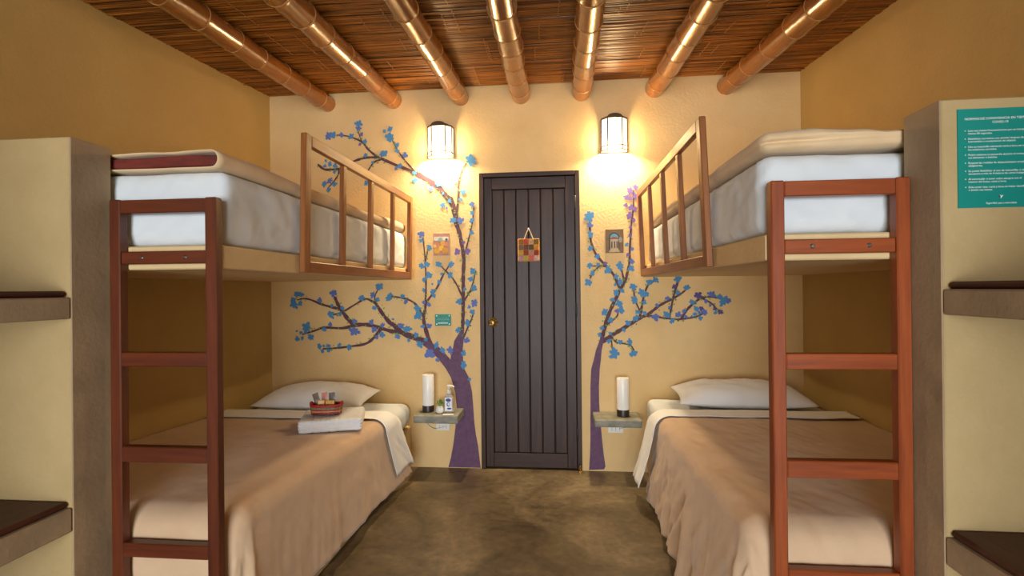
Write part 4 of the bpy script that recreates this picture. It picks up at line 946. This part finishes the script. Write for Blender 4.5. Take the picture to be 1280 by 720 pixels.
# ------------------------------------------------------------------ cement bedside shelves and what stands on them
def bedside(x0, x1, z0, z1, label):
    root = thing('bedside_shelf', label, 'shelf', ((x0+x1)/2, -0.11, z0))
    bm = bmesh.new(); bm_box(bm, x0, x1, -0.225, -0.001, z0, z1, 0.006, 2)
    bmesh.ops.subdivide_edges(bm, edges=bm.edges[:], cuts=3, use_grid_fill=True)
    for v in bm.verts:
        if v.co.y < -0.01: v.co += 0.0022*Vector((noise.noise(v.co*20), noise.noise(v.co*22+Vector((5, 0, 0))), noise.noise(v.co*18+Vector((0, 7, 0)))))
    from_bm('slab', bm, M['grey_cem'], root)
    return root
bedside(-0.958, -0.668, 0.357, 0.408, 'grey cement bedside shelf holding the sanitizer bottle')
bedside(0.197, 0.486, 0.349, 0.395, 'grey cement bedside shelf holding only a lamp')
def table_lamp(x, y, z, label):
    root = thing('table_lamp', label, 'lamp', (x, y, z), 'cylinder bedside lamps')
    lathe('base', (x, y, z), [(0.037, 0), (0.039, 0.002), (0.039, 0.040), (0.0385, 0.042)], M['dark_base'], root, 28)
    lathe('shade', (x, y, z+0.042), [(0.0385, 0), (0.039, 0.003), (0.039, 0.196), (0.037, 0.2), (0.030, 0.2), (0.030, 0.19)], M['lampshade'], root, 28)
    return root
table_lamp(-0.888, -0.11, 0.4095, 'white cylinder lamp with dark base beside the small potted plant')
table_lamp(0.383, -0.11, 0.3965, 'white cylinder lamp with dark base alone on its cement shelf')
pp = thing('potted_plant', 'tiny green plant in a round white pot', 'plant', (-0.800, -0.15, 0.4095))
c = (-0.800, -0.15, 0.4095)
pot = lathe('pot', c, [(0.019, 0), (0.024, 0.004), (0.027, 0.018), (0.024, 0.034), (0.019, 0.042), (0.021, 0.048), (0.018, 0.048), (0.016, 0.042)], M['plastic'], pp, 22)
M['leaf'] = mat('fresh_green_leaf', srgb(70, 112, 30), srgb(120, 160, 56), (60, 60, 60), 0.5)
lv, lf = [], []
rl = random.Random(3)
for k in range(70):
    th, ph = rl.uniform(0, 2*PI), rl.uniform(0.05, 1.35); r = rl.uniform(0.018, 0.039)
    p = Vector((c[0] + r*math.sin(ph)*math.cos(th), c[1] + r*math.sin(ph)*math.sin(th), c[2] + 0.046 + r*math.cos(ph)*0.95))
    d = (p - Vector((c[0], c[1], c[2]+0.04))).normalized(); u = d.cross(Vector((0.3, 0.2, 1))).normalized(); b = len(lv); s = rl.uniform(0.006, 0.010)
    lv += [p - d*s, p + u*s*0.5 + d.cross(u)*s*0.2, p + d*s, p - u*s*0.5 + d.cross(u)*s*0.2]; lf.append((b, b+1, b+2)); lf.append((b, b+2, b+3))
fo = mesh('foliage', lv, lf, M['leaf'], pp); fo['kind'] = 'stuff'
for k in range(7):
    a = 2*PI*k/7; tube('stem', [(c[0], c[1], c[2]+0.038), (c[0]+0.010*math.cos(a), c[1]+0.010*math.sin(a), c[2]+0.056), (c[0]+0.018*math.cos(a), c[1]+0.018*math.sin(a), c[2]+0.066)], 0.0012, M['leaf'], pp, 4)
# sanitizer bottle
bo = thing('pump_bottle', 'clear hand sanitizer pump bottle with blue and white label', 'bottle', (-0.743, -0.135, 0.4095)); c = (-0.743, -0.135, 0.4095)
soft_box('bottle_body', c[0]-0.030, c[0]+0.030, c[1]-0.019, c[1]+0.019, c[2], c[2]+0.124, 0.014, (14, 10, 22), M['clear'], bo, lambda p, n: Vector((-(p.x-c[0])*max(0, (p.z-c[2]-0.10)/0.024)*0.6, -(p.y-c[1])*max(0, (p.z-c[2]-0.10)/0.024)*0.4, 0)))
M['lblue'] = mat('label_blue', srgb(44, 62, 140), rough=0.4); M['lwhite'] = mat('label_white', srgb(226, 230, 238), rough=0.4)
lb = box('label', c[0]-0.024, c[0]+0.024, c[1]-0.0206, c[1]-0.0194, c[2]+0.014, c[2]+0.100, M['lwhite'], bo, 0.0003)
def disc_xz(name, cx, cz, rx, rz, y, m, parent, n=20): return mesh(name, [(cx+rx*math.cos(2*PI*k/n), y, cz+rz*math.sin(2*PI*k/n)) for k in range(n)], [tuple(range(n))], m, parent)
disc_xz('label_emblem', c[0], c[2]+0.084, 0.017, 0.011, c[1]-0.0210, M['lblue'], lb)
disc_xz('label_emblem', c[0], c[2]+0.056, 0.011, 0.014, c[1]-0.0210, M['lblue'], lb); disc_xz('label_emblem', c[0]+0.002, c[2]+0.057, 0.007, 0.009, c[1]-0.0212, M['lwhite'], lb)
disc_xz('label_emblem', c[0]+0.006, c[2]+0.029, 0.015, 0.006, c[1]-0.0210, M['lblue'], lb)
lathe('pump_collar', (c[0], c[1], c[2]+0.1235), [(0.013, 0), (0.0135, 0.002), (0.0135, 0.020), (0.010, 0.024), (0.005, 0.026), (0.005, 0.046)], M['plastic'], bo, 16)
tube('pump_spout', [(c[0]-0.008, c[1], c[2]+0.172), (c[0]+0.012, c[1]-0.004, c[2]+0.174), (c[0]+0.032, c[1]-0.010, c[2]+0.173), (c[0]+0.037, c[1]-0.011, c[2]+0.166)], [0.008, 0.008, 0.0055, 0.004], M['plastic'], bo, 8)
cd = box('paper_card', -0.772, -0.702, -0.208, -0.170, 0.4085, 0.4095, M['plastic'], None); cd.rotation_euler.z = 0.12
tag(cd, 'small pale paper card lying before the sanitizer bottle', 'card')

# outlets and lamp cables under the shelves
def outlet(x0, x1, z0, z1, label):
    root = thing('wall_outlet', label, 'outlet', ((x0+x1)/2, 0, z0))
    pl = box('cover_plate', x0, x1, -0.010, -0.0005, z0, z1, M['plastic'], root, 0.002)
    for t in (0.25, 0.5, 0.75):
        for dz in (-0.006, 0.006):
            lathe_y('socket_hole', (x0+(x1-x0)*t, -0.0101, (z0+z1)/2+dz), [(0.0026, 0), (0.0026, 0.0004)], M['iron'], pl, 8)
outlet(-0.862, -0.768, 0.255, 0.304, 'white wall outlet under the shelf with the sanitizer bottle')
outlet(0.296, 0.396, 0.257, 0.310, 'white wall outlet under the shelf holding only a lamp')
def cable(pts, label):
    v, f = tube_geo([(p.x, p.y, p.z) for p in smooth3(pts)], 0.0028, 6); o = mesh('power_cable', v, f, M['plastic'], None, True, pts[0]); tag(o, label, 'cable')
def smooth3(pts, sub=6):
    P = [Vector(p) for p in pts]; P = [2*P[0]-P[1]] + P + [2*P[-1]-P[-2]]; out = []
    for i in range(1, len(P)-2):
        for k in range(sub):
            t = k/sub; a, b, c_, d = P[i-1:i+3]
            out.append(0.5*((2*b) + (c_-a)*t + (2*a-5*b+4*c_-d)*t*t + (3*b-a-3*c_+d)*t**3))
    out.append(P[-2]); return out
cable([(-0.93, -0.020, 0.352), (-0.935, -0.020, 0.318), (-0.905, -0.022, 0.283), (-0.87, -0.024, 0.268), (-0.83, -0.022, 0.274), (-0.79, -0.016, 0.286)], 'thin white cable looping from the shelf to the outlet by the tree trunk')
cable([(0.46, -0.020, 0.346), (0.462, -0.022, 0.325), (0.435, -0.024, 0.300), (0.40, -0.022, 0.292), (0.37, -0.016, 0.284)], 'thin white cable under the cement shelf holding only a lamp')

# ------------------------------------------------------------------ small things on the wall and door
sg = thing('wall_sign', 'small teal sign with white lettering on the wall by the tree fork', 'sign', (-0.808, 0, 0.968))
box('plate', -0.864, -0.752, -0.005, -0.0005, 0.968, 1.047, M['teal'], sg, 0.0006)
for k, wd in enumerate((0.074, 0.082, 0.030)):
    text_mesh('text_line', ('- - - - - - - - - -', '- - - - - - - - - - -', '- - - -')[k], 0.013, M['white'], sg, (-0.808, -0.0056, 1.020-k*0.009), 'CENTER')
box('text_bar', -0.842, -0.774, -0.0058, -0.0051, 0.984, 0.9885, M['white'], sg)
for sx in (-0.852, -0.764):
    for sz in (0.979, 1.036): lathe_y('corner_screw', (sx, -0.005, sz), [(0.0042, 0), (0.003, 0.0015)], M['white'], sg, 10)

def picture(x0, x1, z0, z1, name, label, base):
    root = thing(name, label, 'picture', ((x0+x1)/2, 0, z0))
    cv = box('board', x0, x1, -0.008, -0.0005, z0, z1, base, root, 0.0008); return root, cv
def poly_xz(name, pts, y, m, parent): return mesh(name, [(x, y, z) for x, z in pts], [tuple(range(len(pts)))], m, parent)
C_ = lambda n_, *c: mat(n_, srgb(*c), mixc(srgb(*c), 0.75), (70, 70, 70), 0.6)
x0, x1, z0, z1 = -0.870, -0.758, 1.448, 1.600
p1, cv = picture(x0, x1, z0, z1, 'flower_print', 'small print of yellow flowers on the wall left open by the tree branches', C_('print_rose', 196, 140, 120))
yy = -0.0084
poly_xz('painted_area', [(x0+.004, z1-.05), (x1-.004, z1-.05), (x1-.004, z1-.024), (x0+.004, z1-.024)], yy, C_('print_cream', 226, 214, 186), cv)
for (dx, dz, r, c_) in ((.022, .112, .013, (222, 220, 200)), (.05, .108, .015, (150, 178, 170)), (.084, .114, .015, (228, 224, 206)), (.034, .068, .018, (214, 130, 104)), (.068, .082, .018, (232, 178, 60)), (.092, .076, .014, (222, 140, 110)), (.026, .032, .021, (222, 168, 52)), (.056, .05, .019, (240, 190, 70)), (.082, .034, .023, (206, 148, 46)), (.012, .064, .011, (236, 188, 76)), (.104-.012, .108, .009, (70, 96, 92))):
    yy -= 0.0001; disc_xz('painted_blossom', x0+dx, z0+dz, r, r*0.95, yy, C_('print_bloom', *c_), cv, 14)
x0, x1, z0, z1 = 0.293, 0.409, 1.446, 1.603
p2, cv = picture(x0, x1, z0, z1, 'doorway_print', 'small print of an arched doorway under a blue sky', C_('print_umber', 120, 92, 62))
yy = -0.0084
arch = lambda cx, w, zb_, zs: [(cx-w, zb_), (cx+w, zb_), (cx+w, zs)] + [(cx+w*math.cos(PI*k/10), zs+w*math.sin(PI*k/10)) for k in range(1, 10)] + [(cx-w, zs)]
poly_xz('painted_area', arch(x0+.056, .034, z0+.022, z0+.10), yy, C_('print_dark', 52, 44, 40), cv)
poly_xz('painted_area', arch(x0+.056, .027, z0+.026, z0+.10), yy-.0001, C_('print_sky', 92, 160, 186), cv)
poly_xz('painted_area', [(x0+.029, z0+.026), (x0+.083, z0+.026), (x0+.083, z0+.098), (x0+.056, z0+.108), (x0+.029, z0+.098)], yy-.0002, C_('print_roof', 146, 84, 58), cv)
poly_xz('painted_area', [(x0+.031, z0+.03), (x0+.081, z0+.03), (x0+.081, z0+.09), (x0+.031, z0+.09)], yy-.0003, C_('print_stone', 190, 174, 144), cv)
for dx in (.036, .054, .070):
    poly_xz('painted_area', [(x0+dx, z0+.032), (x0+dx+.009, z0+.032), (x0+dx+.009, z0+.076), (x0+dx, z0+.076)], yy-.0004, C_('print_shade', 84, 66, 54), cv)
poly_xz('painted_area', [(x0+.02, z0+.004), (x0+.094, z0+.004), (x0+.08, z0+.032), (x0+.034, z0+.032)], yy-.0005, C_('print_path', 188, 166, 128), cv)
disc_xz('painted_foliage', x0+.097, z0+.086, .012, .020, yy-.0004, C_('print_leaves', 150, 150, 132), cv, 12)

# patchwork hanging on the door
hb = thing('hanging_patchwork', 'small patchwork cloth pouch hung by a cord on the dark door', 'hanging', (-0.2165, 0, 1.396))
hx0, hx1, hz0, hz1 = -0.290, -0.144, 1.398, 1.552
soft_box('pouch', hx0, hx1, -0.011, -0.0015, hz0, hz1, 0.0045, (14, 3, 14), mat('pouch_cloth', srgb(206, 150, 84), srgb(188, 128, 70), (50, 50, 50), 0.85), hb, lambda p, n: n*0.0015*noise.noise(p*40))
COLS = [[(150, 96, 40), (196, 74, 52), (206, 160, 110), (120, 96, 40)], [(116, 92, 74), (112, 70, 48), (92, 76, 56), (214, 140, 40)], [(196, 150, 60), (138, 60, 44), (186, 130, 120), (150, 52, 32)], [(180, 130, 140), (176, 156, 60), (206, 96, 88), (206, 170, 156)]]
cw, rh = (hx1-hx0-0.008)/4, (hz1-hz0-0.008)/4
for r in range(4):
    for q in range(4):
        a, b = hx0+0.004+q*cw, hz1-0.004-(r+1)*rh
        box('patch', a+0.0012, a+cw-0.0012, -0.0142, -0.0102, b+0.001, b+rh-0.001, mat('patch_cloth', srgb(*COLS[r][q]), mixc(srgb(*COLS[r][q]), 0.6), (90, 90, 90), 0.85), hb, 0.001)
for sx in (-0.246, -0.187): tube('cord', [(sx, -0.009, hz1-0.004), ((sx-0.2165)/2, -0.010, 1.586), (-0.2165, -0.010, 1.618)], 0.0034, M['cream'], hb, 6)
lathe_y('nail', (-0.2165, 0.003, 1.619), [(0.0016, 0), (0.0016, 0.018), (0.004, 0.0185), (0.004, 0.020)], M['steel'], hb, 8)
